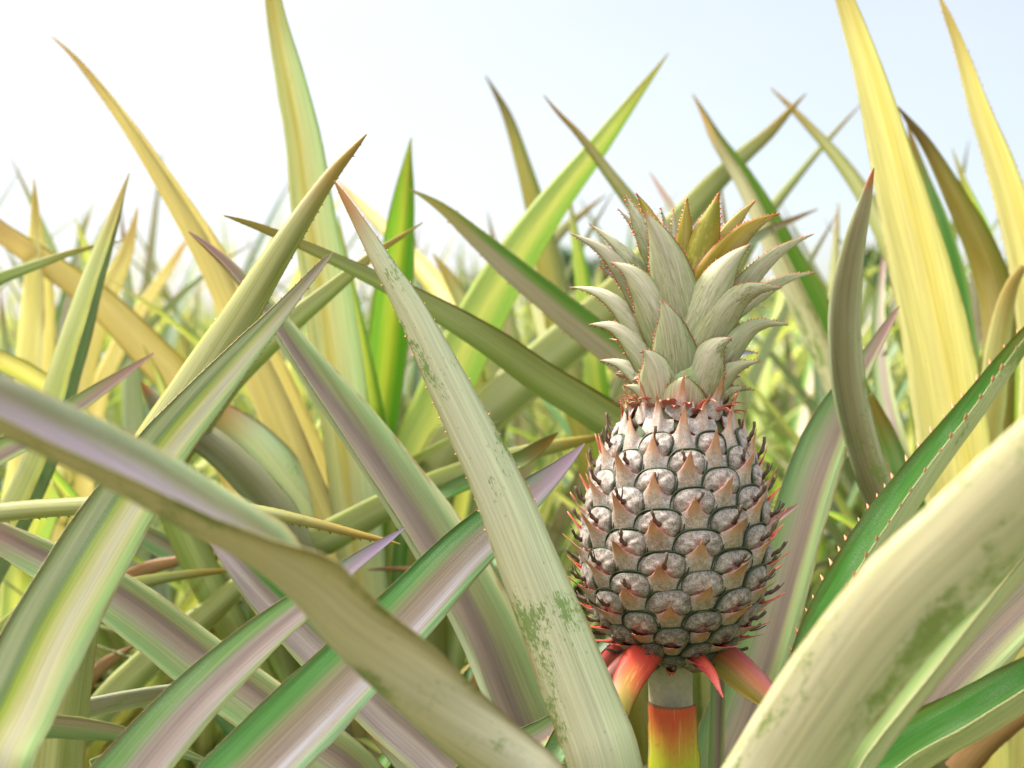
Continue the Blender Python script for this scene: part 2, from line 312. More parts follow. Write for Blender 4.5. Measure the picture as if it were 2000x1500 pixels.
def px_leaf(pts, d0, d1, show='L', roll=0.0, phi=25, fold=False, base=None, rows=34, cols=9, th=.0011, teeth=None, seed=0, origin=(0, 0, 0), depths=None, baserise=.5, roll1=None, rolls=None, g=None):
    """a leaf laid along a path seen in the photograph, each point at its own distance and real width, ending at the plant's base"""
    n = len(pts); acc = [0]
    for a, b in zip(pts[:-1], pts[1:]): acc.append(acc[-1] + math.hypot(a[0] - b[0], a[1] - b[1]))
    C = []
    for i, p in enumerate(pts):
        f = acc[i] / acc[-1]; d = depths[i] if depths else d0 + (d1 - d0) * f
        q = at(p[0], p[1], d); C.append([*q, p[2] * d / F])
    nv = n
    if base is not None:
        e = np.array(C[-1][:3]); b = np.array(base); w = C[-1][3]
        rad = (e - b); rad[2] = 0; rl = np.linalg.norm(rad)
        rad = rad / (rl + 1e-9)
        b = b + rad * min(.03, rl)
        mid = b * .45 + e * .55 - rad * rl * .18 * baserise; mid[2] = b[2] * .5 + e[2] * .5
        C.append([*mid, w * 1.08]); C.append([*b, w * 1.15])
    rl_ = None
    if rolls:
        cc = np.array([c[:3] for c in C]); kk = np.concatenate([[0], np.cumsum(np.linalg.norm(np.diff(cc, axis=0), axis=1) ** .5)]); kk /= kk[-1]
        rl_ = np.interp(np.linspace(0, 1, rows), kk, list(rolls) + [rolls[-1]] * (len(C) - len(rolls)))
    R = catmull(C, np.linspace(0, 1, rows) ** 1.0)
    P = R[:, :3]; W = np.maximum(R[:, 3], .0003)
    T = norm(np.gradient(P, axis=0))
    V = norm(np.array(CP)[None] - P)
    SS = norm(np.cross(T, V))
    m = rows // 3
    if SS[m] @ EX < 0: SS = -SS
    N = norm(np.cross(SS, T)); sg = np.sign((N * V).sum(1)); N = N * sg[:, None]
    UU = N if show == 'U' else -N
    r0 = math.radians(roll); r1 = r0 if roll1 is None else math.radians(roll1)
    X = np.zeros((rows, cols)); Z = np.zeros((rows, cols))
    S2 = np.zeros_like(SS); U2 = np.zeros_like(UU)
    sx, sz = section(math.radians(phi), cols, fold)
    tipf = np.clip(np.linspace(0, 1, rows) * 3, .25, 1)
    for i in range(rows):
        r = r0 + (r1 - r0) * i / (rows - 1)
        if rl_ is not None: r = math.radians(rl_[i])
        ax, az = section(math.radians(phi) * (1.3 - .3 * tipf[i]), cols, fold)
        X_, Z_ = ax * math.cos(r) - az * math.sin(r), ax * math.sin(r) + az * math.cos(r)
        ext = X_.max() - X_.min(); k = W[i] / ext; X_ = X_ - (X_.max() + X_.min()) / 2
        X[i] = X_ * k; Z[i] = (Z_ - Z_.mean()) * k
    rs = np.random.default_rng(seed + 11)
    # slight waviness of the margins
    ph = rs.uniform(0, 6, 4); tt = np.linspace(0, 1, rows)
    wav = (np.sin(tt * 21 + ph[0]) + .6 * np.sin(tt * 47 + ph[1])) * .02
    wl, wr_ = wav + rs.normal(0, .006, rows), np.roll(wav, 5) + rs.normal(0, .006, rows)
    X[:, 0] -= W * wl * .5; X[:, -1] += W * wr_ * .5
    org = np.array(origin)
    own = g is None
    if own: g = Geo()
    sweep(g, P - org, SS, UU, X, Z, th, teeth, 0, seed=seed)
    return g

def leaf_path(az, e0, length, droop, rows=16, base=(0, 0, .06), r0=.02, bend=0.0):
    P = []; p = np.array([base[0] + math.cos(az) * r0, base[1] + math.sin(az) * r0, base[2]]); e = e0; h = length / (rows - 1); a = az
    for i in range(rows):
        P.append(p.copy()); f = i / (rows - 1)
        e -= droop / (rows - 1) * (.3 + 1.4 * f); a += bend / (rows - 1)
        p = p + h * np.array([math.cos(a) * math.cos(e), math.sin(a) * math.cos(e), math.sin(e)])
    return np.array(P)
def grow_leaf(g, P, width, phi=28, twist=0.0, cols=7, th=.0012, teeth=None, mat0=0, seed=0):
    """rosette leaf along path P given base -> tip"""
    P = P[::-1]; n = len(P)
    t = np.linspace(0, 1, n)
    W = width * np.minimum(1, (t * 1.9) ** .8) * (1 - .12 * t) + .0004
    T = norm(np.gradient(P, axis=0))
    h = T.copy(); h[:, 2] = 0; h = norm(h)
    SS = norm(np.cross(T, np.array([0, 0, 1.0])[None] + h * 1e-3)); UU = norm(np.cross(SS, T)); UU = UU * np.sign(UU[:, 2] + 1e-9)[:, None]
    up = norm(np.cross(SS, T)); 
    # upper side looks to the plant's axis
    inw = np.array([0, 0, 1.0])[None] + h * .8
    UU = up * np.sign((up * inw).sum(1) + 1e-9)[:, None]
    tw = twist * (1 - t)
    S2 = SS * np.cos(tw)[:, None] + UU * np.sin(tw)[:, None]; U2 = UU * np.cos(tw)[:, None] - SS * np.sin(tw)[:, None]
    X = np.zeros((n, cols)); Z = np.zeros((n, cols))
    for i in range(n):
        a, b = section(math.radians(phi), cols, False); X[i] = a * W[i] / 2; Z[i] = b * W[i] / 2
    sweep(g, P, S2, U2, X, Z, th, teeth, mat0, seed=seed)

# ------------------------------------------------------------------ plants of the near rows
PL = {}
def plant(key, x, y, label):
    o = empty('pineapple_plant', (x, y, 0)); tag(o, label, 'pineapple plant', 'pineapple plants of the near rows')
    PL[key] = o; return o
p0 = at(1312, 900, .745)
plant('P0', p0.x, p0.y, 'fruiting pineapple plant carrying one ripening spiky fruit with a grey green crown')
plant('P1', -.30, .56, 'pineapple plant at lower left with broad green and mauve leaves slanting up to the right')
plant('P2', -.62, .80, 'pineapple plant at the left edge sending a thin yellow tipped leaf to the right')
plant('P3', -.13, 1.14, 'pineapple plant left of the fruit with a tall pale leaf reaching the top edge')
plant('P4', .44, 1.02, 'pineapple plant right of the fruit with two tall yellow leaves cut by the top edge')
plant('P5', .20, 1.16, 'pineapple plant straight behind the fruit with leaves crossing beside its crown')
plant('P6', -.56, 1.28, 'pineapple plant with upright yellow backlit leaves against the white sky at far left')

HL = []
def hero(key, pts, d0, d1, show, up, un, roll=0, phi=25, fold=False, teeth=None, label=None, zb=.14, depths=None, roll1=None, base=True, rows=56, baserise=.5, rolls=None):
    o = PL[key]; seed = len(HL) + 1
    b = (o.location.x, o.location.y, zb) if base else None
    g = px_leaf(pts, d0, d1, show, roll, phi, fold, b, rows=rows, teeth=teeth, seed=seed, origin=o.location, depths=depths, roll1=roll1, baserise=baserise, rolls=rolls)
    me = g.build('leaf', [U[up], L[un], EDGE, SPINE])
    HL.append(make_obj('leaf', me, o, label))
TE = (.02, .3, .0075, .0018); TE2 = (.01, .2, .006, .0012)

# ---- fruiting plant
hero('P0', [(652, 352, 2), (672, 385, 13), (700, 432, 24), (745, 510, 40), (800, 600, 58), (860, 720, 76), (930, 860, 92), (985, 980, 106), (1040, 1120, 122), (1100, 1270, 134), (1150, 1400, 140), (1182, 1500, 142)], .66, .63, 'L', 'blue_green', 'scuffed', roll=6, phi=22, teeth=(.01, .3, .010, .0013), label='wide pale leaf with moss green scuffs in front of the fruit')
hero('P0', [(-330, 640, 20), (-200, 690, 70), (-20, 775, 98), (100, 832, 106), (250, 905, 110), (400, 990, 106), (500, 1045, 100), (600, 1118, 104), (700, 1222, 122), (800, 1312, 132), (900, 1410, 132), (1000, 1492, 126), (1060, 1545, 122)], .36, .5, 'U', 'lilac', 'scuffed', rolls=[-56, -57, -58, -60, -65, -72, -80, -94, -112, -132, -150, -165, -172], fold=True, phi=46, rows=60, label='blurred twisting leaf crossing from the left edge')
twist_leaf = HL[-1]
hero('P0', [(368, 452, 2), (400, 476, 13), (450, 520, 22), (530, 610, 38), (590, 690, 54), (650, 765, 72), (720, 855, 88), (800, 965, 104), (880, 1085, 116), (960, 1230, 124), (1010, 1350, 128), (1045, 1440, 130)], .86, .78, 'U', 'purple', 'pale', roll=-52, phi=50, fold=True)
hero('P0', [(-120, 990, 12), (-40, 1028, 46), (60, 1080, 70), (200, 1152, 95), (300, 1222, 106), (400, 1300, 112), (500, 1372, 112), (600, 1452, 114), (700, 1530, 114)], .74, .74, 'U', 'purple', 'pale', roll=-8, phi=25)
hero('P0', [(1757, 597, 2), (1735, 632, 18), (1700, 690, 30), (1660, 755, 52), (1625, 830, 82), (1590, 915, 98), (1555, 1030, 104), (1520, 1150, 112), (1480, 1280, 118), (1440, 1400, 122), (1405, 1500, 124)], .88, .82, 'U', 'purple', 'pale', roll=4, phi=20, label='pinkish green leaf rising behind the fruit')
hero('P0', [(2130, 540, 3), (2060, 600, 22), (2005, 655, 32), (1960, 712, 39), (1900, 790, 49), (1840, 865, 57), (1770, 955, 68), (1700, 1055, 76), (1634, 1160, 72), (1582, 1260, 62), (1562, 1340, 60), (1545, 1430, 60)], .58, .66, 'U', 'green', 'scuffed', roll=66, phi=54, fold=True, teeth=(.02, .5, .009, .0026), label='green leaf with red spines on its folded edge')
hero('P0', [(2420, 560, 60), (2250, 700, 130), (2110, 830, 165), (2000, 945, 184), (1880, 1065, 196), (1780, 1160, 200), (1690, 1262, 200), (1600, 1390, 196), (1528, 1500, 190), (1470, 1600, 180)], .37, .50, 'L', 'green', 'beige', roll=5, phi=26, label='very wide blurred leaf nearest the camera at lower right')
hero('P0', [(2160, 880, 4), (2080, 980, 34), (1990, 1090, 52), (1900, 1190, 62), (1800, 1310, 70), (1710, 1420, 76), (1650, 1510, 80)], .50, .56, 'U', 'purple', 'pale', roll=60, phi=54, fold=True)
hero('P0', [(2300, 860, 10), (2150, 1010, 90), (2010, 1150, 125), (1900, 1260, 140), (1800, 1370, 145), (1700, 1490, 140), (1640, 1570, 135)], .60, .66, 'U', 'purple', 'pale', roll=5, phi=22)
hero('P0', [(2260, 1190, 12), (2130, 1262, 60), (2005, 1330, 84), (1900, 1388, 95), (1800, 1440, 100), (1710, 1500, 104), (1620, 1570, 104)], .56, .62, 'U', 'green', 'beige', roll=62, phi=54, fold=True)
hero('P0', [(1180, 1340, 3), (1130, 1382, 30), (1060, 1432, 52), (980, 1475, 60), (900, 1530, 64)], .70, .66, 'U', 'purple', 'pale', roll=15, base=False, phi=30)
hero('P0', [(1135, 1330, 2), (1118, 1385, 26), (1095, 1445, 42), (1070, 1515, 48)], .68, .66, 'U', 'green', 'pale', roll=10, teeth=TE, phi=30)
hero('P0', [(1560, 985, 2), (1530, 1003, 16), (1490, 1026, 24), (1440, 1055, 28)], .80, .80, 'U', 'purple', 'pale', roll=10, phi=30, rows=20)
hero('P0', [(385, 1005, 2), (440, 1075, 36), (520, 1165, 70), (600, 1245, 86), (680, 1322, 92), (760, 1400, 96), (850, 1480, 98), (920, 1560, 98)], .80, .72, 'U', 'mauve_green', 'pale', roll=-6, phi=28)
hero('P0', [(690, 1385, 8), (735, 1430, 30), (790, 1490, 40), (850, 1560, 46)], .76, .74, 'L', 'green', 'pale', roll=6, phi=30)

# ---- plant at lower left
hero('P1', [(1142, 866, 2), (1112, 896, 22), (1075, 930, 42), (1010, 985, 74), (900, 1085, 102), (800, 1190, 122), (700, 1292, 136), (600, 1392, 148), (500, 1492, 158), (430, 1570, 164)], .72, .58, 'U', 'green_mauve', 'pale', roll=6, phi=16, label='broad leaf with vivid green upper edge and mauve middle')
hero('P1', [(650, 493, 2), (632, 512, 12), (600, 548, 20), (540, 618, 36), (470, 695, 56), (400, 775, 78), (320, 872, 100), (240, 990, 124), (170, 1105, 142), (100, 1225, 156), (30, 1372, 166), (-30, 1500, 170)], .72, .52, 'U', 'pale_pink', 'pale', roll=0, phi=24, fold=True, teeth=TE2, label='pale green leaf with silvery middle running up from the lower left corner')
hero('P1', [(716, 262, 2), (695, 286, 12), (650, 338, 26), (560, 470, 48), (480, 600, 66), (400, 725, 80), (330, 830, 88), (250, 955, 96), (170, 1090, 104)], .74, .66, 'L', 'green', 'olive', roll=-12, phi=42, teeth=TE2, label='sharp olive leaf pointing up to the right with a dark scuffed edge')
hero('P1', [(792, 1030, 2), (760, 1052, 14), (690, 1100, 32), (600, 1172, 56), (520, 1235, 74), (430, 1315, 94), (340, 1405, 112), (260, 1500, 124), (200, 1580, 130)], .66, .56, 'U', 'green_pink', 'pale', roll=10, phi=22)
hero('P1', [(298, 1455, 3), (240, 1435, 28), (170, 1425, 40), (80, 1418, 46), (-20, 1420, 50)], .62, .60, 'U', 'purple', 'olive', roll=45, phi=35, fold=True, base=False)
hero('P1', [(440, 1496, 2), (405, 1487, 10), (340, 1470, 20), (250, 1470, 26), (180, 1500, 30)], .66, .62, 'U', 'blue_green', 'olive', roll=35, base=False, phi=30)

# ---- plant at the left edge
hero('P2', [(782, 1063, 2), (755, 1056, 8), (700, 1044, 15), (610, 1021, 20), (510, 1000, 25), (400, 988, 30), (270, 984, 34), (100, 992, 36), (0, 1001, 38), (-120, 1020, 44)], .70, .72, 'L', 'green', 'olive', roll=20, phi=50, teeth=(.01, .3, .006, .0016), label='thin olive leaf lying level with a yellow spiny tip')
hero('P2', [(240, 470, 2), (200, 478, 6), (150, 490, 11), (80, 514, 17), (0, 544, 24), (-90, 585, 32)], 1.0, .95, 'L', 'green', 'olive', roll=20, phi=45)
hero('P2', [(253, 338, 2), (240, 375, 10), (225, 422, 21), (190, 525, 38), (160, 625, 52), (130, 725, 58), (108, 805, 62), (80, 900, 64)], .98, .92, 'U', 'blue_green', 'olive', roll=-78, phi=56, fold=True)
hero('P2', [(300, 690, 3), (180, 770, 30), (60, 850, 44), (-60, 930, 50)], .86, .84, 'U', 'purple', 'golden', roll=20, phi=30)
hero('P2', [(480, 1112, 2), (400, 1118, 14), (300, 1132, 22), (180, 1160, 28), (40, 1200, 34)], .9, .84, 'L', 'green', 'olive', roll=20, phi=40)
hero('P2', [(520, 1090, 4), (470, 1140, 36), (410, 1195, 50), (340, 1250, 58), (250, 1330, 62), (150, 1440, 64)], .98, .88, 'L', 'green', 'olive', roll=6, phi=26, base=False)
hero('P2', [(550, 1330, 2), (420, 1340, 24), (300, 1358, 34), (160, 1385, 38), (30, 1420, 40)], .78, .74, 'L', 'green', 'dark', roll=20, phi=40, base=False)

# ---- plant left of the fruit, further back
hero('P3', [(100, 70, 2), (140, 106, 9), (180, 152, 16), (260, 258, 27), (330, 365, 40), (400, 478, 56), (450, 570, 70), (500, 685, 84), (565, 830, 92), (620, 960, 94), (660, 1060, 94)], 1.08, 1.06, 'U', 'golden_upper', 'yellow', roll=-80, phi=58, fold=True)
hero('P3', [(512, -100, 4), (528, -30, 26), (545, 60, 42), (568, 160, 58), (590, 262, 70), (610, 400, 84), (638, 560, 94), (665, 750, 98), (690, 950, 96), (712, 1150, 92)], .98, 1.02, 'L', 'pale_lime', 'tall', roll=-14, phi=30, label='tall pale leaf with an olive line reaching the top edge')
hero('P3', [(826, 434, 2), (790, 458, 8), (740, 490, 15), (650, 562, 30), (550, 645, 44), (450, 742, 54), (380, 835, 62), (330, 920, 66)], .90, .92, 'L', 'green', 'olive', roll=18, phi=38)
hero('P3', [(803, 268, 2), (797, 310, 16), (790, 372, 38), (778, 480, 62), (764, 600, 78), (752, 720, 80), (735, 860, 72), (722, 960, 66)], 1.16, 1.14, 'U', 'lime', 'lime', roll=12, phi=34, fold=True, label='vivid lime leaf standing upright and glowing against the light')
hero('P3', [(1306, 103, 2), (1280, 138, 10), (1240, 190, 22), (1170, 283, 42), (1100, 373, 58), (1035, 462, 74), (970, 562, 88), (915, 665, 100), (855, 800, 106), (805, 920, 106)], 1.18, 1.14, 'L', 'lime', 'pale_lime', roll=8, phi=26)
hero('P3', [(1575, 182, 2), (1550, 208, 10), (1500, 262, 24), (1440, 314, 34), (1380, 374, 44), (1310, 455, 58), (1230, 552, 72), (1140, 642, 84), (1050, 718, 88), (950, 805, 90), (860, 900, 90)], 1.3, 1.12, 'L', 'green', 'olive', roll=4, phi=22)
hero('P3', [(-60, 405, 32), (0, 452, 40), (100, 520, 48), (200, 594, 62), (290, 684, 72), (370, 770, 78), (450, 880, 80)], 1.22, 1.16, 'L', 'golden_upper', 'golden', roll=-15, phi=34)
hero('P3', [(275, 745, 2), (292, 770, 22), (320, 805, 42), (390, 850, 58), (450, 898, 66), (510, 960, 72), (560, 1030, 74)], .90, .96, 'L', 'blue_green', 'dark', roll=25, phi=44, label='small dark hooked leaf behind the striped one')
hero('P3', [(1090, 845, 2), (1060, 868, 24), (1020, 895, 34), (960, 920, 34), (880, 955, 30), (800, 1000, 30)], .84, .98, 'U', 'green', 'pale', roll=8, phi=24, label='small fresh green leaf tip between two larger leaves')
hero('P3', [(180, 985, 3), (240, 1020, 26), (310, 1060, 46), (400, 1115, 54), (480, 1180, 56), (560, 1260, 56)], .98, 1.04, 'U', 'purple', 'pale', roll=6, phi=26)
hero('P3', [(400, 770, 4), (430, 805, 46), (500, 868, 78), (560, 940, 88), (615, 1025, 90)], 1.0, 1.04, 'L', 'lime', 'pale', roll=6, phi=26)
hero('P3', [(718, 1113, 2), (760, 1111, 8), (820, 1113, 12), (900, 1130, 18), (960, 1170, 22)], .96, 1.0, 'L', 'green', 'dry', roll=6, phi=30)
hero('P3', [(1190, 850, 6), (1100, 868, 24), (1000, 892, 34), (880, 932, 46), (760, 985, 56), (640, 1050, 64), (520, 1120, 66)], .92, 1.0, 'L', 'green', 'olive', roll=10, phi=30)
hero('P3', [(655, 350, 3), (700, 395, 16), (760, 455, 26), (830, 530, 40), (890, 610, 50), (930, 720, 60)], 1.5, 1.2, 'L', 'lime', 'golden', roll=10, phi=30)
hero('P3', [(660, 420, 2), (676, 520, 16), (700, 640, 28), (722, 760, 38), (740, 880, 44)], 1.1, 1.14, 'U', 'lime', 'yellow', roll=20, phi=36)
hero('P3', [(845, 495, 2), (870, 530, 18), (905, 590, 32), (945, 660, 42), (975, 760, 46), (960, 860, 48)], 1.25, 1.16, 'L', 'green', 'olive', roll=15, phi=34)

# ---- plant behind the fruit
hero('P5', [(437, 421, 2), (470, 431, 9), (520, 449, 16), (640, 500, 23), (740, 548, 32), (850, 603, 45), (960, 668, 58), (1060, 738, 66), (1150, 795, 70), (1230, 850, 72), (1290, 910, 72)], .80, .94, 'L', 'green', 'olive', roll=-14, phi=46, teeth=TE2, label='long olive leaf running from the upper left down behind the fruit')
hero('P5', [(800, 370, 2), (830, 385, 11), (870, 411, 22), (940, 472, 38), (1010, 533, 50), (1080, 590, 58), (1150, 645, 64), (1225, 705, 66), (1300, 790, 68)], .98, 1.02, 'U', 'pink_green', 'pale', roll=14, phi=34, teeth=(.05, .4, .011, .002))
hero('P5', [(948, 148, 2), (966, 178, 9), (990, 225, 19), (1020, 314, 30), (1045, 402, 40), (1066, 490, 48), (1088, 600, 56), (1110, 720, 60), (1150, 860, 60)], 1.34, 1.26, 'L', 'lime', 'amber', roll=-18, phi=38)
hero('P5', [(1062, 186, 2), (1090, 220, 8), (1130, 262, 14), (1200, 352, 24), (1255, 425, 32), (1310, 500, 40), (1370, 600, 46), (1400, 720, 50)], 1.12, 1.1, 'L', 'purple', 'olive', roll=8, phi=40)
hero('P5', [(1682, 203, 2), (1655, 232, 6), (1620, 270, 10), (1560, 342, 15), (1505, 412, 22), (1450, 500, 30), (1400, 620, 36)], 1.45, 1.3, 'L', 'green', 'olive', roll=5, phi=30)
hero('P5', [(1598, 408, 2), (1560, 424, 9), (1500, 450, 18), (1430, 500, 28), (1370, 590, 36)], 1.2, 1.16, 'U', 'blue_green', 'pale', roll=8, phi=30)
hero('P5', [(1268, 335, 2), (1290, 370, 10), (1320, 420, 16), (1350, 500, 24), (1370, 600, 30)], 1.3, 1.2, 'U', 'purple', 'olive', roll=12, phi=34)
hero('P5', [(1185, 380, 2), (1140, 415, 12), (1085, 465, 24), (1050, 540, 34), (1080, 680, 44), (1150, 800, 50)], 1.6, 1.3, 'L', 'purple', 'olive', roll=12, phi=34)
hero('P5', [(1112, 375, 2), (1120, 440, 14), (1135, 530, 28), (1150, 640, 40), (1165, 760, 48)], 1.4, 1.26, 'L', 'lime', 'lime', roll=12, phi=34)

# ---- plant right of the fruit
hero('P4', [(1612, -140, 6), (1630, -60, 24), (1652, 5, 36), (1700, 155, 58), (1740, 305, 82), (1780, 455, 104), (1815, 605, 122), (1845, 755, 132), (1868, 905, 136), (1885, 1030, 136)], .95, .97, 'L', 'yellow_upper', 'yellow', roll=8, phi=24, label='tall broad yellow leaf cut by the top edge of the photo')
hero('P4', [(1829, -20, 2), (1846, 20, 11), (1872, 85, 21), (1910, 205, 37), (1950, 315, 52), (1985, 425, 62), (2012, 540, 70), (2030, 680, 76), (2030, 820, 76)], 1.02, 1.02, 'L', 'yellow_upper', 'yellow', roll=14, phi=30, teeth=TE)
hero('P4', [(1353, 184, 2), (1375, 222, 12), (1400, 270, 24), (1450, 342, 38), (1500, 432, 54), (1550, 532, 68), (1600, 632, 76), (1650, 745, 80), (1710, 870, 82), (1770, 990, 84)], 1.26, 1.12, 'U', 'lime', 'beige', roll=-74, phi=56, fold=True)
hero('P4', [(1505, 172, 2), (1535, 200, 9), (1570, 236, 15), (1640, 313, 25), (1700, 402, 34), (1745, 495, 42), (1790, 610, 48), (1830, 760, 52)], 1.34, 1.16, 'L', 'green', 'olive', roll=8, phi=32)
hero('P4', [(1752, 207, 2), (1775, 236, 12), (1810, 282, 22), (1860, 372, 38), (1905, 462, 54), (1938, 552, 64), (1952, 650, 62), (1950, 760, 58)], 1.08, 1.06, 'L', 'green', 'amber', roll=-14, phi=34, label='dark amber leaf leaning away to the right')
hero('P4', [(1772, 240, 2), (1800, 345, 28), (1835, 450, 46), (1862, 560, 54), (1880, 680, 58), (1890, 800, 60)], 1.2, 1.14, 'U', 'green', 'green' if False else 'lime', roll=-22, phi=36)
hero('P4', [(1707, 328, 2), (1700, 352, 12), (1690, 392, 24), (1667, 480, 44), (1652, 580, 60), (1652, 700, 64), (1667, 800, 64), (1692, 895, 63), (1725, 985, 66), (1770, 1080, 70)], .80, .86, 'L', 'blue_green', 'dark', roll=10, phi=42, label='short grey brown leaf curving up to a sharp red tip')
hero('P4', [(1860, 290, 2), (1885, 360, 12), (1920, 440, 20), (1950, 530, 26), (1975, 640, 30)], 1.4, 1.25, 'U', 'lime', 'olive', roll=12, phi=36)
hero('P4', [(2000, 520, 14), (1975, 560, 26), (1955, 640, 40), (1940, 760, 50), (1925, 900, 54)], 1.0, 1.0, 'L', 'blue_green', 'yellow', roll=12, phi=36)
hero('P4', [(1730, 470, 2), (1722, 540, 14), (1715, 640, 26), (1728, 780, 38), (1760, 920, 44)], 1.3, 1.16, 'U', 'purple', 'pale', roll=12, phi=36)
hero('P4', [(1700, 770, 12), (1730, 840, 30), (1765, 930, 40), (1800, 1040, 44)], .98, .98, 'U', 'green', 'lime', roll=5, phi=30)
hero('P4', [(1637, 395, 2), (1633, 470, 12), (1628, 570, 20), (1640, 700, 26), (1690, 850, 32)], 1.4, 1.2, 'L', 'lime', 'olive', roll=12, phi=36)

# ---- backlit plant at far left
hero('P6', [(67, 348, 2), (69, 395, 12), (71, 455, 24), (76, 560, 54), (72, 700, 72), (60, 900, 76), (30, 1080, 80)], 1.22, 1.2, 'U', 'golden_upper', 'yellow', roll=-78, phi=56, fold=True)
hero('P6', [(269, 402, 2), (260, 445, 14), (242, 505, 30), (195, 605, 44), (160, 710, 54), (130, 850, 58), (100, 980, 60)], 1.32, 1.25, 'L', 'golden_upper', 'golden', roll=-10, phi=34)
hero('P6', [(372, 458, 2), (350, 492, 12), (325, 530, 18), (275, 605, 24), (230, 680, 30), (190, 780, 36)], 1.5, 1.35, 'L', 'golden_upper', 'golden', roll=10, phi=34)
hero('P6', [(-30, 690, 34), (60, 735, 42), (140, 800, 46), (190, 900, 46)], 1.0, 1.15, 'L', 'yellow_green', 'golden', roll=10, phi=34, base=False)
hero('P6', [(130, 1000, 6), (110, 930, 40), (80, 1000, 62), (40, 1130, 66)], 1.1, 1.15, 'L', 'lime', 'yellow', roll=-16, phi=36)

for k_, pts_, d_ in (('P1', [(402, 1082, 2), (352, 1094, 18), (285, 1112, 28), (215, 1150, 32), (160, 1210, 32)], .96), ('P3', [(262, 1262, 3), (215, 1290, 22), (170, 1330, 30), (130, 1390, 32)], .98), ('P4', [(2080, 1340, 40), (2000, 1385, 50), (1930, 1440, 54), (1870, 1510, 54)], .86), ('P3', [(700, 1010, 3), (640, 1030, 16), (560, 1040, 22), (480, 1070, 26)], 1.08)):
    hero(k_, pts_, d_, d_ + .03, 'L', 'dry_upper', 'dry', roll=12, phi=40, base=False, label='dry brown withered leaf')
# ---- more leaves of the same plants: only where they stay below or behind the ones above
def fill(key, n, azr, er, lr, rule, ups, uns, wr=(.03, .046)):
    o = PL[key]; k = 0; tries = 0
    while k < n and tries < n * 60:
        tries += 1
        az = math.radians(random.uniform(*azr)); e = math.radians(random.uniform(*er)); ln_ = random.uniform(*lr)
        P = leaf_path(az, e, ln_, math.radians(random.uniform(15, 60)), 20, (0, 0, random.uniform(.05, .16)), bend=random.uniform(-.3, .3))
        ok = True
        for p in P:
            x, y, d = proj(p + np.array(o.location))
            if d < .25 or (-250 < x < 2250 and not rule(x, y, d)): ok = False; break
        if not ok: continue
        g = Geo(); grow_leaf(g, P, random.uniform(*wr), random.uniform(20, 38), random.uniform(-.7, .7), 7, .0012, TE, 0, seed=tries)
        make_obj('leaf', g.build('leaf', [U[random.choice(ups)], L[random.choice(uns)], EDGE, SPINE]), o); k += 1
low = lambda x, y, d: y > (1240 if d < .9 else 1000)
GU, GL = ['green', 'blue_green', 'purple', 'green_mauve'], ['pale', 'olive', 'beige']
fill('P0', 14, (0, 360), (15, 60), (.3, .7), lambda x, y, d: y > (1480 if d < .84 else 1130), GU, GL)
fill('P1', 12, (0, 360), (15, 70), (.3, .7), lambda x, y, d: y > (1460 if d < .72 else 1200), GU, GL)
fill('P2', 14, (-60, 120), (15, 70), (.3, .8), lambda x, y, d: y > (1250 if d < .85 else 950), GU, GL)
mid = lambda x, y, d: y > (1600 if d < .86 else (1060 if d < .95 else 700))
VU, VL = ['green', 'blue_green', 'purple', 'lime', 'pale_lime', 'pale_lime', 'pale_lime'], ['olive', 'pale', 'pale_lime', 'pale_lime']
fill('P3', 30, (0, 360), (25, 80), (.4, .9), mid, VU, VL)
fill('P5', 30, (0, 360), (25, 80), (.4, .9), mid, VU, VL)
fill('P4', 28, (0, 360), (25, 80), (.4, .9), mid, VU, VL)
fill('P6', 24, (0, 360), (25, 80), (.4, .9), lambda x, y, d: y > (900 if d < 1 else 640), VU, ['golden', 'yellow', 'olive'])

# ------------------------------------------------------------------ the fruit
K = .735 / F                     # metres in one photograph pixel at the fruit
FA = np.array(at(1306, 1287, .735)); FB = np.array(at(1332, 790, .742))
AXV = FB - FA; FLEN = np.linalg.norm(AXV) / K; AXV = AXV / np.linalg.norm(AXV)
FX = np.array([1.0, 0, 0]); FX = FX - AXV * (FX @ AXV); FX /= np.linalg.norm(FX)
FY = np.cross(AXV, FX)           # away from the camera
OR0 = np.array(PL['P0'].location)
prof_h = np.array([0, 6, 22, 48, 85, 135, 195, 260, 320, 375, 420, 455, 480, 500.])
prof_r = np.array([30, 52, 86, 113, 141, 162, 171, 171, 162, 147, 127, 106, 90, 78.])
hh = np.linspace(0, 500, 260); rr_ = np.interp(hh, prof_h, prof_r)
for _ in range(6): rr_ = np.convolve(np.pad(rr_, 6, 'edge'), np.ones(13) / 13, 'valid')
rr_[0] = 30
arcs = np.concatenate([[0], np.cumsum(np.hypot(np.diff(hh), np.diff(rr_)))]); ARC = arcs[-1]
def fsurf(theta, a):
    """theta 0 faces the camera, growing to the right; a arc length from the bottom; returns position, normal, radius"""
    h = np.interp(a, arcs, hh); r = np.interp(a, arcs, rr_)
    e = 2.0; h1, h0 = np.interp([a + e, a - e], arcs, hh); r1, r0 = np.interp([a + e, a - e], arcs, rr_)
    dh, dr = h1 - h0, r1 - r0; l = math.hypot(dh, dr) + 1e-9
    rad = FX * math.sin(theta) - FY * math.cos(theta)
    p = FA + (AXV * h + rad * r) * K
    n = rad * (dh / l) - AXV * (dr / l)
    return p, n, r
def fpt(th0, a0, s, t, n, R0):
    a = min(max(a0 + t, 1.0), ARC - 1)
    r = np.interp(a, arcs, rr_); r = .5 * r + .5 * R0
    p, nn, _ = fsurf(th0 + s / r, a)
    if a0 + t > ARC - 1: p = p + AXV * K * (a0 + t - ARC + 1)
    if a0 + t < 1: p = p - AXV * K * (1 - a0 - t)
    return p + nn * (n * K) - OR0

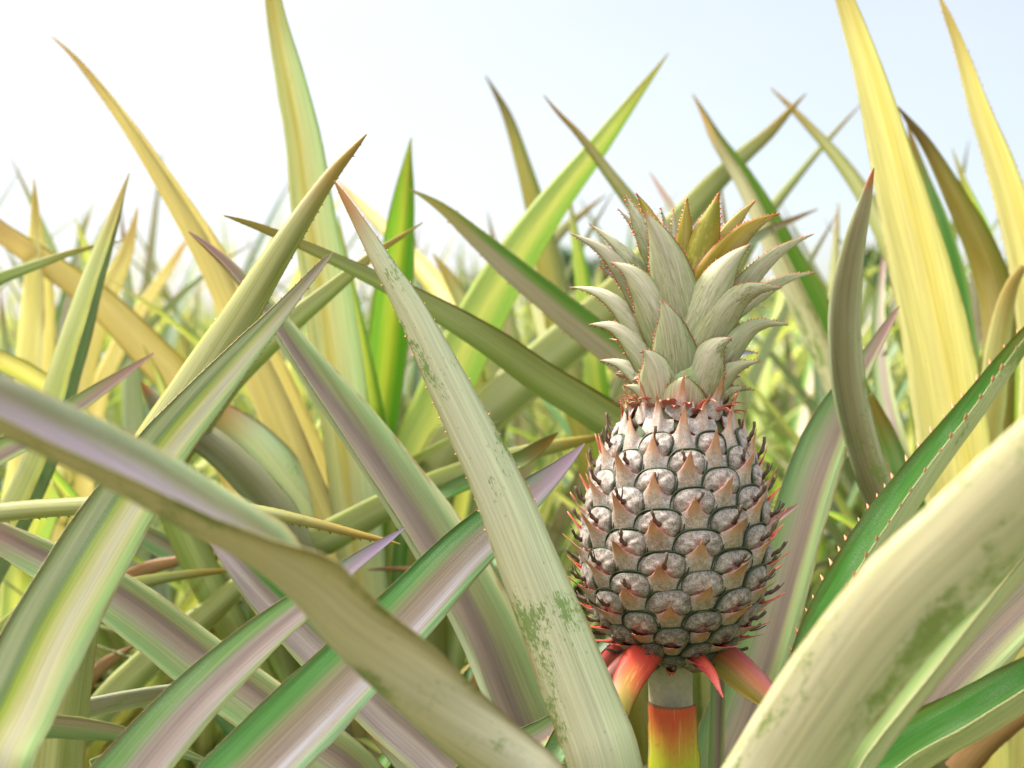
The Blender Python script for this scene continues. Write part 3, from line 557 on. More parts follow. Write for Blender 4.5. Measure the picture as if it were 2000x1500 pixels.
def skin_mat(name, base_rough=.55):
    s = NT(name)
    at_ = s.n('ShaderNodeAttribute', attribute_name='Col')
    tc = s.n('ShaderNodeTexCoord').outputs['Object']
    n1 = s.noise(tc, 1150, 3, .75); n2 = s.noise(tc, 380, 4, .6); n3 = s.noise(tc, 90, 3, .6)
    sp = s.smooth(s.math('ADD', s.math('MULTIPLY', n1, .75), s.math('MULTIPLY', n2, .35)), .515, .585)
    col = s.mix(s.math('MULTIPLY', sp, at_.outputs['Alpha']), at_.outputs['Color'], lin((226, 214, 208), .8))
    dk = s.smooth(n1, .555, .595)
    col = s.mix(s.math('MULTIPLY', dk, s.math('MULTIPLY', at_.outputs['Alpha'], .75)), col, lin((62, 48, 36), .5))
    k = s.math('ADD', s.math('MULTIPLY', n3, .7), .36)
    col = s.mix(1.0, col, s.mix(1.0, (1, 1, 1, 1), k, 'MULTIPLY'), 'MULTIPLY')
    return s.finish(col, base_rough, 0, None, n2, .28, .0006, .3)
SKIN = skin_mat('fruitlet_skin'); BR = skin_mat('bract_skin')
def flat(name, c, rough=.6, var=.5, scale=600):
    s = NT(name); tc = s.n('ShaderNodeTexCoord').outputs['Object']; n = s.noise(tc, scale, 4, .65)
    col = s.mix(n, lin(c, AK_ * (1 - var)), lin(c, AK_ * (1 + var))); return s.finish(col, rough, 0, None, n, .5, .0006)
REDIN = flat('bract_inner_red', (226, 92, 72), .45); WITHER = flat('withered_flower', (88, 72, 58), .8); CORE = flat('fruit_core', (60, 72, 30), .7)

fruit_g = Geo()
NS = 48
for i, a in enumerate(np.linspace(.5, ARC, 60)):
    for j in range(NS):
        p, n, r = fsurf(2 * PI * j / NS, a); fruit_g.v.append(p - n * 3 * K - OR0)
for i in range(59):
    for j in range(NS):
        fruit_g.f.append((i * NS + j, i * NS + (j + 1) % NS, (i + 1) * NS + (j + 1) % NS, (i + 1) * NS + j)); fruit_g.m.append(0)
fruit_g.f.append(tuple(range(NS))[::-1]); fruit_g.m.append(0); fruit_g.f.append(tuple(59 * NS + j for j in range(NS))); fruit_g.m.append(0)
fruit = make_obj('fruit', fruit_g.build('fruit', [CORE]), PL['P0'], 'grey and peach unripe pineapple fruit covered in eyes with dark withered tips')

def lerp(a, b, f): return tuple(a[i] * (1 - f) + b[i] * f for i in range(3))
def fruitlet_geo(g, th0, a0, R0, sc, rs, tone):
    """domed shield of one eye with its dark green rim"""
    NR, NA = 11, 34
    W = 46 * sc * rs.uniform(.93, 1.06); TOP = 32 * rs.uniform(.9, 1.12); BOT = 44; sk = rs.uniform(-.16, .16)
    dent = rs.uniform(.5, 1); ph = rs.uniform(0, 6)
    base = len(g.v)
    for i in range(NR + 1):
        r = i / NR
        for j in range(NA):
            a = 2 * PI * j / NA; c, s = math.cos(a), math.sin(a)
            sq = (1 + .07 * math.cos(2 * (a - .8))) * (abs(c) ** 2.7 + abs(s) ** 2.7) ** (-1 / 2.7) * .97
            x = W * r * c * sq * (1 + .02 * math.sin(3 * a + ph)); y = (TOP if s > 0 else BOT) * r * s * sq
            n = 10 + 6 * (1 - r ** 3) - 4 * dent * math.exp(-(r / .25) ** 2) + (1.2 * math.sin(a * 9 + ph) * r * (1 - r) * 2)
            n -= 13 * min(1, max(0, (-y - 2) / 26)) ** 1.2
            if r > .96: n -= 12
            x += sk * y; n += (1.5 * math.sin(x * .21 + ph) * math.sin(y * .27 + ph * 2) + rs.uniform(-.5, .5)) * (r < .9) - 2.2 * math.exp(-((abs(x) * .6 + y + 6) / 5) ** 2)
            g.v.append(fpt(th0, a0, x, y + 2, n, R0))
            d = rs.uniform(-.04, .04)
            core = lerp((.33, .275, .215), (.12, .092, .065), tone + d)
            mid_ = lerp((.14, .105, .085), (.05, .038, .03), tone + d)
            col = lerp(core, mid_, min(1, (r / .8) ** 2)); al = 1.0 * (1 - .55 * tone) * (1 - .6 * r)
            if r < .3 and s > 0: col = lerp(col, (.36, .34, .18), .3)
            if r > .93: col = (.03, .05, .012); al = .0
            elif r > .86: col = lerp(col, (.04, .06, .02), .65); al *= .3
            g.c.append((*col, al))
    for i in range(NR):
        for j in range(NA):
            a, b = base + i * NA + j, base + i * NA + (j + 1) % NA
            g.f.append((a, b, b + NA, a + NA)); g.m.append(0)
def rib_geo(g, th0, a0, R0, sc):
    """thin dark green ridge along the rim"""
    pts = []
    for k in range(25):
        a = math.radians(-14 + 208 * k / 24); c, s = math.cos(a), math.sin(a); sq = (1 + .07 * math.cos(2 * (a - .8))) * (abs(c) ** 2.7 + abs(s) ** 2.7) ** (-1 / 2.7) * .97
        pts.append((47 * sc * c * sq * .985, (32 if s > 0 else 44) * s * sq * .985 + 2))
    b = len(g.v); NC = 6
    for k, (x, y) in enumerate(pts):
        f = min(1, min(k, 24 - k) / 4); w = 2.0 * (.3 + .7 * f)
        px_, py_ = pts[min(k + 1, 24)]; qx, qy = pts[max(k - 1, 0)]; tx, ty = px_ - qx, py_ - qy; l = math.hypot(tx, ty); nx, ny = -ty / l, tx / l
        for j in range(NC):
            a = 2 * PI * j / NC; g.v.append(fpt(th0, a0, x + nx * w * math.cos(a), y + ny * w * math.cos(a), 9.0 - 13 * min(1, max(0, (-y) / 26)) ** 1.2 + w * 1.1 * math.sin(a), R0)); g.c.append((.022, .04, .008, 0))
    for k in range(24):
        for j in range(NC):
            g.f.append((b + k * NC + j, b + k * NC + (j + 1) % NC, b + (k + 1) * NC + (j + 1) % NC, b + (k + 1) * NC + j)); g.m.append(0)
def bract_geo(g, th0, a0, R0, sc, rs, tone, top):
    """fleshy bract below the eye: flared skirt, concave upper edges, drawn out into a tip"""
    NX, NY = 27, 9; pkw = rs.uniform(.19, .3)
    W = 62 * sc; tl = rs.uniform(.75, 1.25) * (1.5 if top > .3 else 1); lean = rs.uniform(-7, 7); out = rs.uniform(.8, 1.25) * (1.15 - .4 * top)
    base = len(g.v)
    for layer in (0, 1):
        for i in range(NX):
            s = -1 + 2 * i / (NX - 1); q = abs(s); pk = math.exp(-(q / pkw) ** 1.4)
            sh = max(0, 1 - q / .55) ** 1.6
            tt = -16 + 13 * sh ** 1.3 + 18 * pk * tl + rs.uniform(-.8, .8) + 9 * max(0, q - .45) + top * 12 * sh
            tb = -54 + 20 * q ** 1.5
            for j in range(NY):
                f = j / (NY - 1)
                t = tb + (tt - tb) * f
                x = W * s * (1 - .12 * f) + lean * pk * f
                if f > .6: x = x * (1 - .25 * pk * (f - .6) / .4)
                ridge = sh
                wing = min(1, max(0, (q - .25) / .4))
                n = 2 + (9 + 7 * ridge) * math.sin(min(f * 1.25, 1) * PI / 2) ** .8 * (1 - .62 * wing) + (26 * pk * f ** 3) * out + 1.0 * math.sin(s * 40) * f * (1 - f)
                n += 3.5 * math.exp(-((q - .5) / .08) ** 2) * f * -.6
                if layer: n -= 1.6 + 1.2 * (1 - f)
                g.v.append(fpt(th0, a0, x, t, n, R0))
                beige = lerp((.33, .235, .155), (.22, .15, .085), tone * .8); pale = lerp((.27, .245, .21), (.18, .14, .10), tone * .8); peach = lerp((.56, .30, .17), (.46, .18, .085), min(1, tone * 1.1 + rs.uniform(0, .25)))
                if top > 0: beige = lerp(beige, (.52, .36, .27), min(1, top * 2))
                c = lerp(pale, beige, min(1, ridge * 1.6)); al = .95 * (1 - tone * .5)
                fp = min(1, max(0, pk * 1.5) * max(0, f - .45) / .38); c = lerp(c, peach, fp); al *= 1 - fp
                if f > .9: c = lerp(c, (.40, .13, .085), .75 if pk < .3 else .35); al = .1
                if layer == 0 and f < .12 : c = lerp(c, (.10, .09, .05), .6)
                if pk > .6 and f > .95: c = (.33, .12, .05)
                g.c.append((*c, al))
    m = NX * NY
    for i in range(NX - 1):
        for j in range(NY - 1):
            a = base + i * NY + j; q = (a, a + NY, a + NY + 1, a + 1)
            g.f.append(q); g.m.append(0); g.f.append(tuple(z + m for z in q[::-1])); g.m.append(1)
        a = base + i * NY + NY - 1; g.f.append((a, a + NY, a + NY + m, a + m)); g.m.append(0)
def tube(g, pts, rad, nc=6, cap=True):
    b = len(g.v); P = np.array(pts); T = norm(np.gradient(P, axis=0)); ref = np.array([.3, .5, .81])
    A = norm(np.cross(T, ref)); B = np.cross(T, A)
    for i in range(len(P)):
        for j in range(nc):
            a = 2 * PI * j / nc; g.v.append(P[i] + (A[i] * math.cos(a) + B[i] * math.sin(a)) * rad[i]); g.c.append((.1, .08, .06, 0))
    for i in range(len(P) - 1):
        for j in range(nc):
            g.f.append((b + i * nc + j, b + i * nc + (j + 1) % nc, b + (i + 1) * nc + (j + 1) % nc, b + (i + 1) * nc + j)); g.m.append(0)
    g.f.append(tuple(b + j for j in range(nc))[::-1]); g.m.append(0); g.f.append(tuple(b + (len(P) - 1) * nc + j for j in range(nc))); g.m.append(0)
def flower_geo(g, th0, a0, R0, rs, big):
    ns = 2
    dirx = rs.uniform(-10, 10)
    for q in range(ns):
        pts = []; L_ = rs.uniform(24, 40) * (1 if big else .5); rad = []; wob = rs.uniform(-5, 5); w2 = rs.uniform(-5, 5)
        for k in range(8):
            f = k / 7
            pts.append(fpt(th0, a0, 2 + dirx * f + wob * f ** 2 + 1.5 * math.sin(f * 9 + q), 2 + (8 + 16 * f * f + w2 * f ** 2) * (1 if big else .6) * f + 3, 12 + L_ * f * .85, R0))
            rad.append(K * (5.2 * (1 - f * .5) * (1 + .28 * math.sin(f * 15 + q * 2)) if q == 0 else 2.4 * (1 - .6 * f)))
        tube(g, pts, rad)

# lattice of eyes: two families of spirals, 7 one way and 9 the other
al_, be_ = math.radians(20.2), math.radians((360 - 7 * 20.2) / 9); ha, hb = 41.0, 31.9
a_ref = float(np.interp(195, hh, arcs)); th_ref = math.radians(-14.5)
eyes = []
for i in range(7):
    for j in range(-40, 60):
        a = a_ref + i * ha + j * hb
        if 22 < a < ARC + 26: eyes.append((th_ref + i * al_ - j * be_, a))
def wrap(t): return (t + PI) % (2 * PI) - PI
eyes = [(wrap(t), a) for t, a in eyes]
eyes.sort(key=lambda e: abs(e[0]))
back = {'fruitlet': Geo(), 'bract': Geo()}
for k, (t, a) in enumerate(eyes):
    rs = random.Random(1000 + k); t += rs.uniform(-.018, .018); a += rs.uniform(-3, 3)
    r = float(np.interp(min(a, ARC), arcs, rr_)); sc = max(.5, r / 172) * (1.0 if a < 330 else 1 - .12 * min(1, (a - 330) / 150))
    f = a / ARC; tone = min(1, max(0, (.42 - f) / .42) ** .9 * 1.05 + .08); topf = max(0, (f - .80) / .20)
    hid = abs(t) > math.radians(128)
    g1 = back['fruitlet'] if hid else Geo(); g2 = back['bract'] if hid else Geo()
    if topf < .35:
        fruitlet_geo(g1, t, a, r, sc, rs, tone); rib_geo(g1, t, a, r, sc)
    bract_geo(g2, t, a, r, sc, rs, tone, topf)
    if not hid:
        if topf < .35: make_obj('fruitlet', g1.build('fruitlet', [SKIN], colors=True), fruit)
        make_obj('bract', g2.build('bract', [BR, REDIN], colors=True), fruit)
        edge_on = abs(t) > math.radians(48)
        if topf < .5 and (rs.random() < (.92 if f > .5 else .6) or edge_on):
            g3 = Geo(); flower_geo(g3, t, a, r, rs, (f > .42 and rs.random() < .6) or edge_on)
            make_obj('withered_flower', g3.build('withered_flower', [WITHER]), fruit)
for nm in back:
    o = make_obj(nm, back[nm].build(nm, [SKIN] if nm == 'fruitlet' else [BR, REDIN], colors=True), fruit); o['kind'] = 'stuff'
# orange bract spikes on the outline
# ------------------------------------------------------------------ crown
crown_g = Geo(); cpts = [np.array(at(1332, 800, .74)) - OR0, np.array(at(1335, 720, .742)) - OR0, np.array(at(1337, 620, .744)) - OR0, np.array(at(1339, 540, .745)) - OR0]
tube(crown_g, cpts, [80 * K, 60 * K, 40 * K, 16 * K], 16)
crown = make_obj('crown', crown_g.build('crown', [flat('crown_core', (150, 165, 110))]), PL['P0'], 'grey green spiky crown with reddish toothed edges and orange upper leaves')
CT = (.03, .6, .0024, .0013); CTS = (.03, .35, .003, .0010)
def crown_leaf(tip, mid_, base, w, dz, show='L', un='crown', roll=0, phi=45, teeth=CT, wmid=None, label=None, bz=None, rows=20):
    """tip/mid/base photo points; dz = distance of tip and base in front of (-) or behind (+) the crown's axis, in photo pixels"""
    tz, mz, bz_ = dz
    pts = []
    P3 = np.array([(tip[0], tip[1], tz), (mid_[0], mid_[1], mz), (base[0], base[1], bz_)], float)
    Q = catmull(P3, np.linspace(0, 1, 8))
    prof = [.02, .17, .36, .57, .77, .93, 1.0, .95]
    pts = [(q[0], q[1], w * p) for q, p in zip(Q, prof)]
    g = px_leaf(pts, 0, 0, show, roll, phi, False, None, rows=rows, cols=9, th=.0009, teeth=teeth, seed=random.randrange(9999), origin=OR0, depths=[.742 + q[2] * K for q in Q])
    make_obj('crown_leaf', g.build('crown_leaf', [U['crown'], L[un], EDGE, SPINE_RED]), crown, label)
s_ = NT('crown_spine'); SPINE_RED = s_.finish(lin((185, 90, 60), AK_), .5)
CLV = [
 # back leaves first
 ((1290, 405), (1300, 440), (1312, 500), 16, (10, 20, 10), 'L', 'crown', 40), ((1315, 408), (1316, 440), (1320, 500), 14, (20, 20, 10), 'L', 'crown', 30),
 ((1410, 420), (1402, 450), (1385, 510), 20, (30, 20, 10), 'U', 'crown', 20), ((1262, 500), (1268, 540), (1290, 590), 20, (30, 30, 10), 'U', 'crown', 20),
 ((1206, 407), (1240, 445), (1285, 520), 26, (-5, 0, 0), 'L', 'crown', 50),
 ((1149, 436), (1205, 480), (1285, 575), 34, (10, 5, 0), 'L', 'crown', 40), ((1170, 520), (1222, 560), (1278, 650), 34, (60, 35, 10), 'U', 'crown', 35),
 ((1593, 532), (1530, 548), (1420, 620), 34, (50, 35, 10), 'L', 'crown', 35), ((1495, 602), (1462, 598), (1410, 640), 18, (70, 50, 20), 'L', 'crown', 30),
 ((1480, 690), (1450, 690), (1400, 725), 22, (60, 40, 20), 'U', 'crown', 35), ((1190, 662), (1222, 670), (1280, 720), 22, (60, 40, 20), 'L', 'crown', 35),
 ((1242, 376), (1262, 410), (1305, 500), 34, (-5, 0, 0), 'L', 'crown_orange', 25), ((1220, 380), (1246, 430), (1300, 540), 52, (-25, -18, -5), 'L', 'crown', 20),
 ((1342, 386), (1340, 430), (1334, 510), 36, (-8, -4, 0), 'L', 'crown_orange', 10), ((1476, 392), (1440, 430), (1385, 520), 40, (-5, -2, 0), 'L', 'crown_orange', 20),
 ((1405, 375), (1388, 430), (1350, 560), 74, (-25, -20, -12), 'L', 'crown_orange', -10),
 ((1524, 417), (1460, 450), (1368, 560), 58, (-20, -22, -16), 'L', 'crown_orange', 35),
 ((1590, 457), (1510, 500), (1390, 640), 46, (5, -2, -5), 'L', 'crown', 35),
 ((1113, 456), (1190, 500), (1282, 640), 52, (0, -6, -6), 'L', 'crown', 30),
 ((1258, 412), (1290, 470), (1335, 640), 98, (-45, -42, -26), 'L', 'crown', 4),
 ((1191, 512), (1240, 540), (1305, 680), 80, (-30, -36, -26), 'L', 'crown', 18),
 ((1467, 476), (1420, 520), (1345, 670), 92, (-50, -50, -34), 'L', 'crown', -6),
 ((1113, 561), (1185, 580), (1282, 700), 48, (10, -6, -16), 'L', 'crown', 38),
 ((1528, 562), (1450, 575), (1365, 690), 78, (-45, -50, -38), 'L', 'crown', 20),
 ((1150, 634), (1210, 645), (1285, 745), 58, (-15, -24, -30), 'L', 'crown', 34),
 ((1542, 635), (1470, 640), (1385, 745), 56, (-20, -28, -30), 'L', 'crown', 34),
 ((1292, 584), (1308, 630), (1322, 740), 94, (-72, -66, -48), 'L', 'crown', 2),
 ((1430, 660), (1396, 680), (1355, 785), 96, (-70, -66, -50), 'L', 'crown', -8),
 ((1170, 704), (1220, 715), (1290, 790), 46, (-20, -30, -36), 'L', 'crown', 34),
 ((1486, 706), (1430, 722), (1365, 795), 56, (-40, -46, -44), 'L', 'crown', 28),
 ((1475, 762), (1430, 762), (1375, 800), 28, (-25, -32, -40), 'L', 'crown', 34),
 ((1254, 683), (1274, 705), (1292, 795), 90, (-76, -70, -54), 'L', 'crown', 10),
 ((1218, 753), (1250, 762), (1295, 805), 44, (-55, -56, -52), 'L', 'crown', 20),
 ((1342, 734), (1338, 750), (1332, 812), 104, (-92, -84, -66), 'L', 'crown', 2),
]
for c in CLV: crown_leaf(*c)
for k in range(22):
    th = 2 * PI * k * .381966; sx_, cz_ = math.sin(th), -math.cos(th)
    if cz_ < -.55: continue
    y0 = 812 - (k % 4) * 14
    crown_leaf((1333 + sx_ * random.uniform(105, 135), y0 - random.uniform(38, 62), cz_ * 120), (1333 + sx_ * 88, y0 - 42, cz_ * 86), (1333 + sx_ * 62, y0 + 4, cz_ * 62), random.uniform(48, 62), (cz_ * 118, cz_ * 90, cz_ * 64), 'L' if cz_ < .2 else 'U', 'crown', random.uniform(10, 30) * (1 if sx_ > 0 else 1))
# short curled pink bracts where the crown meets the fruit
PK = flat('collar_bract_pink', (214, 132, 118), .5, .35)
for k in range(34):
    th = 2 * PI * k / 34 + random.uniform(-.08, .08); rad = FX * math.sin(th) - FY * math.cos(th)
    hgt = random.uniform(474, 496); r0 = 84; ln_ = random.uniform(34, 60); P = []
    for q in range(8):
        f = q / 7; P.append(FA + (AXV * (hgt + ln_ * (.75 * f - .55 * f ** 2.2)) + rad * (r0 + ln_ * (.45 * f + .5 * f ** 1.5))) * K - OR0)
    P = np.array(P); T = norm(np.gradient(P, axis=0)); SS = norm(np.cross(T, rad[None] + AXV[None] * .01)); SS = np.tile(np.cross(AXV, rad), (8, 1)); UU = norm(np.cross(SS, T)); UU *= np.sign((UU @ (AXV - rad)))[:, None]
    X = np.zeros((8, 5)); Z = np.zeros((8, 5)); a, b = section(.6, 5, False)
    for q in range(8): wq = random.uniform(9, 10) * K * (1 - (q / 7) ** 1.4) * 1.3 + .0002; X[q] = a * wq; Z[q] = b * wq
    g = Geo(); sweep(g, P[::-1], SS, UU[::-1], X[::-1], Z[::-1], .0008, None, 0, seed=k)
    make_obj('collar_bract', g.build('collar_bract', [PK, PK, PK, PK]), crown)

# ------------------------------------------------------------------ stalk with its red leaves
g = Geo(); sp = [np.array(at(1308, 1270, .737)), np.array(at(1309, 1330, .737)), np.array(at(1311, 1420, .738)), np.array(at(1313, 1560, .74))]
sp.append(np.array([PL['P0'].location.x, PL['P0'].location.y, .02]))
pp = catmull([list(p - OR0) for p in sp], np.linspace(0, 1, 26)); rad = [.0155 - .0012 * math.sin(min(i, 9) / 9 * PI) for i in range(26)]
tube(g, list(pp), rad, 20); stalk_m = flat('stalk_skin', (168, 160, 132), .65, .3, 330)
stalk = make_obj('stem', g.build('stem', [stalk_m]), PL['P0'], 'stout pale grey stalk under the fruit')
def stalk_leaf(pts, ds, un, w_roll=0, phi=35, show='L', teeth=CTS, label=None):
    g = px_leaf(pts, 0, 0, show, w_roll, phi, False, None, rows=22, cols=9, th=.0012, teeth=teeth, seed=random.randrange(9999), origin=OR0, depths=ds)
    make_obj('stem_leaf', g.build('stem_leaf', [U['crown'] if un != 'drip' else L['red'], L[un], EDGE, SPINE_RED]), stalk, label)
stalk_leaf([(1312, 1377, 88), (1312, 1382, 92), (1314, 1420, 94), (1316, 1470, 98), (1318, 1530, 104), (1320, 1590, 108)], [.714, .714, .714, .713, .712, .712], 'collar', 0, 62, teeth=None, label='blunt red and yellow green leaf wrapped round the stalk')
stalk_leaf([(1214, 1450, 3), (1212, 1410, 26), (1219, 1355, 50), (1240, 1305, 64), (1275, 1262, 60)], [.66, .66, .67, .69, .71], 'drip', -8, 32, label='drooping orange leaf left of the stalk')
stalk_leaf([(1150, 1320, 3), (1172, 1298, 24), (1210, 1268, 40), (1255, 1250, 44)], [.72, .72, .725, .73], 'red', 10, 34)
stalk_leaf([(1168, 1345, 3), (1190, 1320, 26), (1225, 1290, 38), (1265, 1262, 42)], [.71, .71, .715, .725], 'pinkish', 10, 34)
stalk_leaf([(1535, 1385, 4), (1500, 1362, 44), (1450, 1318, 66), (1405, 1282, 64), (1360, 1262, 52)], [.68, .685, .70, .715, .725], 'red_green', 8, 30, label='orange and olive leaf right of the stalk')
stalk_leaf([(1412, 1362, 2), (1402, 1340, 10), (1388, 1312, 20), (1365, 1288, 26), (1345, 1272, 26)], [.665, .67, .685, .70, .71], 'red', 0, 34)
stalk_leaf([(1440, 1285, 2), (1420, 1272, 14), (1395, 1258, 20), (1370, 1250, 20)], [.73, .73, .735, .735], 'pinkish', 0, 34)

# ------------------------------------------------------------------ plants further back
def rosette(seed, n=32, hmax=.95):
    r = random.Random(seed); out = []
    for k in range(n):
        f = k / (n - 1); az = k * 2.39996 + r.uniform(-.25, .25)
        e = math.radians(24 + 58 * f + r.uniform(-7, 7)); ln_ = r.uniform(.68, 1.0) * (1.0 - .25 * (1 - f)) * hmax
        P = leaf_path(az, e, ln_, math.radians(r.uniform(18, 70) * (1.15 - .5 * f)), 14, (0, 0, .04 + .14 * f), .02, r.uniform(-.35, .35))
        g = Geo(); grow_leaf(g, P, r.uniform(.032, .054), r.uniform(22, 40), r.uniform(-.5, .5), 5, .0014, None, 0, seed=k)
        out.append((g, r.random()))
    return out
mats_mid = [('green', 'olive'), ('blue_green', 'pale'), ('lime', 'lime'), ('yellow_green', 'yellow'), ('purple', 'pale'), ('yellow_green', 'golden'), ('pink_green', 'beige'), ('lime', 'yellow')]
mats_flare = [('pale_lime', 'yellow'), ('yellow_green', 'golden'), ('yellow_green', 'yellow'), ('pale_lime', 'pale_lime'), ('pale_lime', 'yellow'), ('purple', 'yellow')]  # left plants: warm flare tint painted into the leaf colours
mats_mid = [('pale_lime', 'pale_lime'), ('blue_green', 'pale'), ('lime', 'pale_lime'), ('purple', 'pale'), ('pale_lime', 'olive'), ('pink_green', 'beige'), ('pale_lime', 'pale'), ('pale_lime', 'yellow'), ('blue_green', 'pale_lime')]
midprot = []
for q in range(6):
    ms = []
    for g, x in rosette(50 + q):
        mm = mats_flare if q < 2 else mats_mid
        u, l = mm[int(x * len(mm))]; ms.append(g.build('leaf', [U[u], L[l], EDGE, SPINE]))
    midprot.append(ms)
farprot = []
for q in range(6):
    G = Geo(); G.m = []
    for k, (g, x) in enumerate(rosette(80 + q, 24)):
        b = len(G.v); mi = int(x * 4)
        G.v += g.v; G.uv += g.uv; G.me += g.me; G.f += [tuple(i + b for i in f) for f in g.f]; G.m += [(2 * mi + m) if m < 2 else 8 for m in g.m]
    cm = [('pale_lime', 'pale_lime'), ('yellow_green', 'yellow'), ('pale_lime', 'yellow'), ('yellow_green', 'golden')] if q < 3 else [('pale_lime', 'olive'), ('blue_green', 'pale'), ('pale_lime', 'pale_lime'), ('pale_lime', 'yellow')]  # first meshes, used at left, carry the flare's yellow as leaf colour
    farprot.append(G.build('pineapple_plant', [z for u, l in cm for z in (U[u], L[l])] + [EDGE]))
rows = [1.5, 1.75, 2.05, 2.4, 3.1, 3.45, 4.5, 4.85, 5.9, 6.25, 7.3, 7.65, 8.7, 9.05, 10.2, 11.4]
where = lambda x, y: ('left' if x / y < -.16 else 'right' if x / y > .16 else 'middle')
cnt = 0; proto_used = {}
for ri, y0 in enumerate(rows):
    half = .47 * y0 + .35; step = .34 if y0 < 4 else .42 if y0 < 7 else .6
    nx = int(2 * half / step)
    for i in range(nx + 1):
        x = -half + (i + random.uniform(-.25, .25)) * step; y = y0 + random.uniform(-.1, .1)
        if x > half: continue
        cnt += 1
        sc = random.uniform(.92, 1.12) if y0 < 2.2 else random.uniform(.95, 1.2)
        rz = random.uniform(0, 6.28)
        if y0 < 3.6:
            o = empty('pineapple_plant', (x, y, 0), rz); o.scale = (sc,) * 3
            for me in (random.choice(midprot[:2]) if x / y < -.17 and y0 > 2.3 and random.random() < .8 else random.choice(midprot[2:])): make_obj('leaf', me, o)
            tone = {'left': 'blurred pineapple plant in the field at left, under the pale sky', 'middle': 'blurred pineapple plant in the field behind the fruit', 'right': 'blurred pineapple plant in the field at right behind the tall yellow leaves'}[where(x, y)]
            tag(o, tone, 'pineapple plant', 'blurred pineapple plants of the middle rows, ' + where(x, y))
        else:
            o = make_obj('pineapple_plant', random.choice(farprot[:3]) if x / y < -.15 else random.choice(farprot[3:])); o.location = (x, y, 0); o.rotation_euler = (0, 0, rz); o.scale = (sc,) * 3
            tag(o, {'left': 'small blurred pineapple plant in the far rows at left', 'middle': 'small blurred pineapple plant in the far rows near the middle', 'right': 'small blurred pineapple plant in the far rows at right'}[where(x, y)], 'pineapple plant', 'pineapple plants of the far rows, ' + where(x, y))
# the rest of the field up to the skyline reads as one mass
G = Geo(); r = random.Random(5)
for k in range(4200):
    y = 12.3 + 50 * r.random() ** 1.5; x = r.uniform(-.5, .5) * y * 1.05; h = r.uniform(.6, .95); az = r.uniform(0, 6.28); w = r.uniform(.04, .08) * (1 + y / 40)
    b = len(G.v); dx, dy = math.cos(az) * .35, math.sin(az) * .35
    for p in ((x - w, y, 0), (x + w, y, 0), (x + dx * .5 + w * .6, y + dy * .5, h * .65), (x + dx * .5 - w * .6, y + dy * .5, h * .65), (x + dx, y + dy, h)):
        G.v.append(np.array(p)); G.uv.append((.5, .5)); G.me.append((p[0], p[2]))
    m = r.randrange(3)
    G.f += [(b, b + 1, b + 2, b + 3), (b + 3, b + 2, b + 4)]; G.m += [m, m]
o = make_obj('pineapple_foliage', G.build('pineapple_foliage', [U['pale_lime'], L['olive'], L['pale_lime']]))
tag(o, 'blurred mass of pineapple leaves along the skyline of the field', 'foliage', None, 'stuff')

# ------------------------------------------------------------------ trees on the skyline
BARK = flat('bark', (110, 90, 70), .9, .4, 20); TL = [flat('tree_leaf_dark', (58, 92, 52), .6, .3, 3), flat('tree_leaf_mid', (80, 115, 62), .6, .3, 3)]
def tree(px, d, top_y, wpx, label, seed):
    r = random.Random(seed); p = at(px, 640, d); h = CAMZ + (648 - top_y) / F * d; w = wpx / F * d
    o = empty('tree', (p.x, p.y, 0)); tag(o, label, 'tree', 'trees on the skyline')
    g = Geo(); limbs = []
    tube(g, [(0, 0, 0), (.03, 0, h * .3), (-.02, .02, h * .6), (0, 0, h * .9)], [h * .035, h * .028, h * .018, h * .006], 8)
    for k in range(7):
        a = r.uniform(0, 6.28); z = h * r.uniform(.35, .7); e = (math.cos(a) * w * .4, math.sin(a) * w * .4, z + h * .2)
        tube(g, [(0, 0, z), (e[0] * .5, e[1] * .5, z + h * .12), e], [h * .014, h * .01, h * .004], 5); limbs.append(e)
    make_obj('trunk', g.build('trunk', [BARK]), o)
    g = Geo()
    cl = [(e[0] * r.uniform(.7, 1.2), e[1] * r.uniform(.7, 1.2), min(h * .93, e[2] + r.uniform(-.1, .15) * h), w * r.uniform(.16, .28)) for e in limbs for _ in range(3)] + [(r.uniform(-.2, .2) * w, r.uniform(-.2, .2) * w, h * r.uniform(.75, .92), w * .2) for _ in range(5)]
    for cx, cy, cz, cr in cl:
        for q in range(150):
            v = Vector((r.gauss(0, 1), r.gauss(0, 1), r.gauss(0, .8))); v = v.normalized() * cr * r.random() ** .4
            c = Vector((cx, cy, cz)) + v; s1 = Vector((r.gauss(0, 1), r.gauss(0, 1), r.gauss(0, 1))).normalized() * h * .028; s2 = s1.cross(Vector((r.gauss(0, 1), r.gauss(0, 1), r.gauss(0, 1)))).normalized() * h * .014
            b = len(g.v)
            for z in (c - s1, c + s2, c + s1, c - s2): g.v.append(np.array(z))
            g.f.append((b, b + 1, b + 2, b + 3)); g.m.append(r.randrange(2))
    make_obj('crown', g.build('crown', TL, smooth=False), o)
tree(1075, 24, 470, 130, 'blurred dark green tree just left of the pineapple crown', 1)
tree(1165, 26, 505, 100, 'small blurred tree touching the left side of the pineapple crown', 2)
tree(1735, 24, 475, 110, 'blurred dark tree left of the tall yellow leaf', 3)
tree(1500, 30, 560, 120, 'low blurred tree right of the pineapple crown', 4)
tree(1960, 28, 520, 120, 'blurred tree at the right edge behind the tall leaves', 5)
tree(900, 34, 560, 140, 'low pale blurred tree left of the long olive leaf', 6)

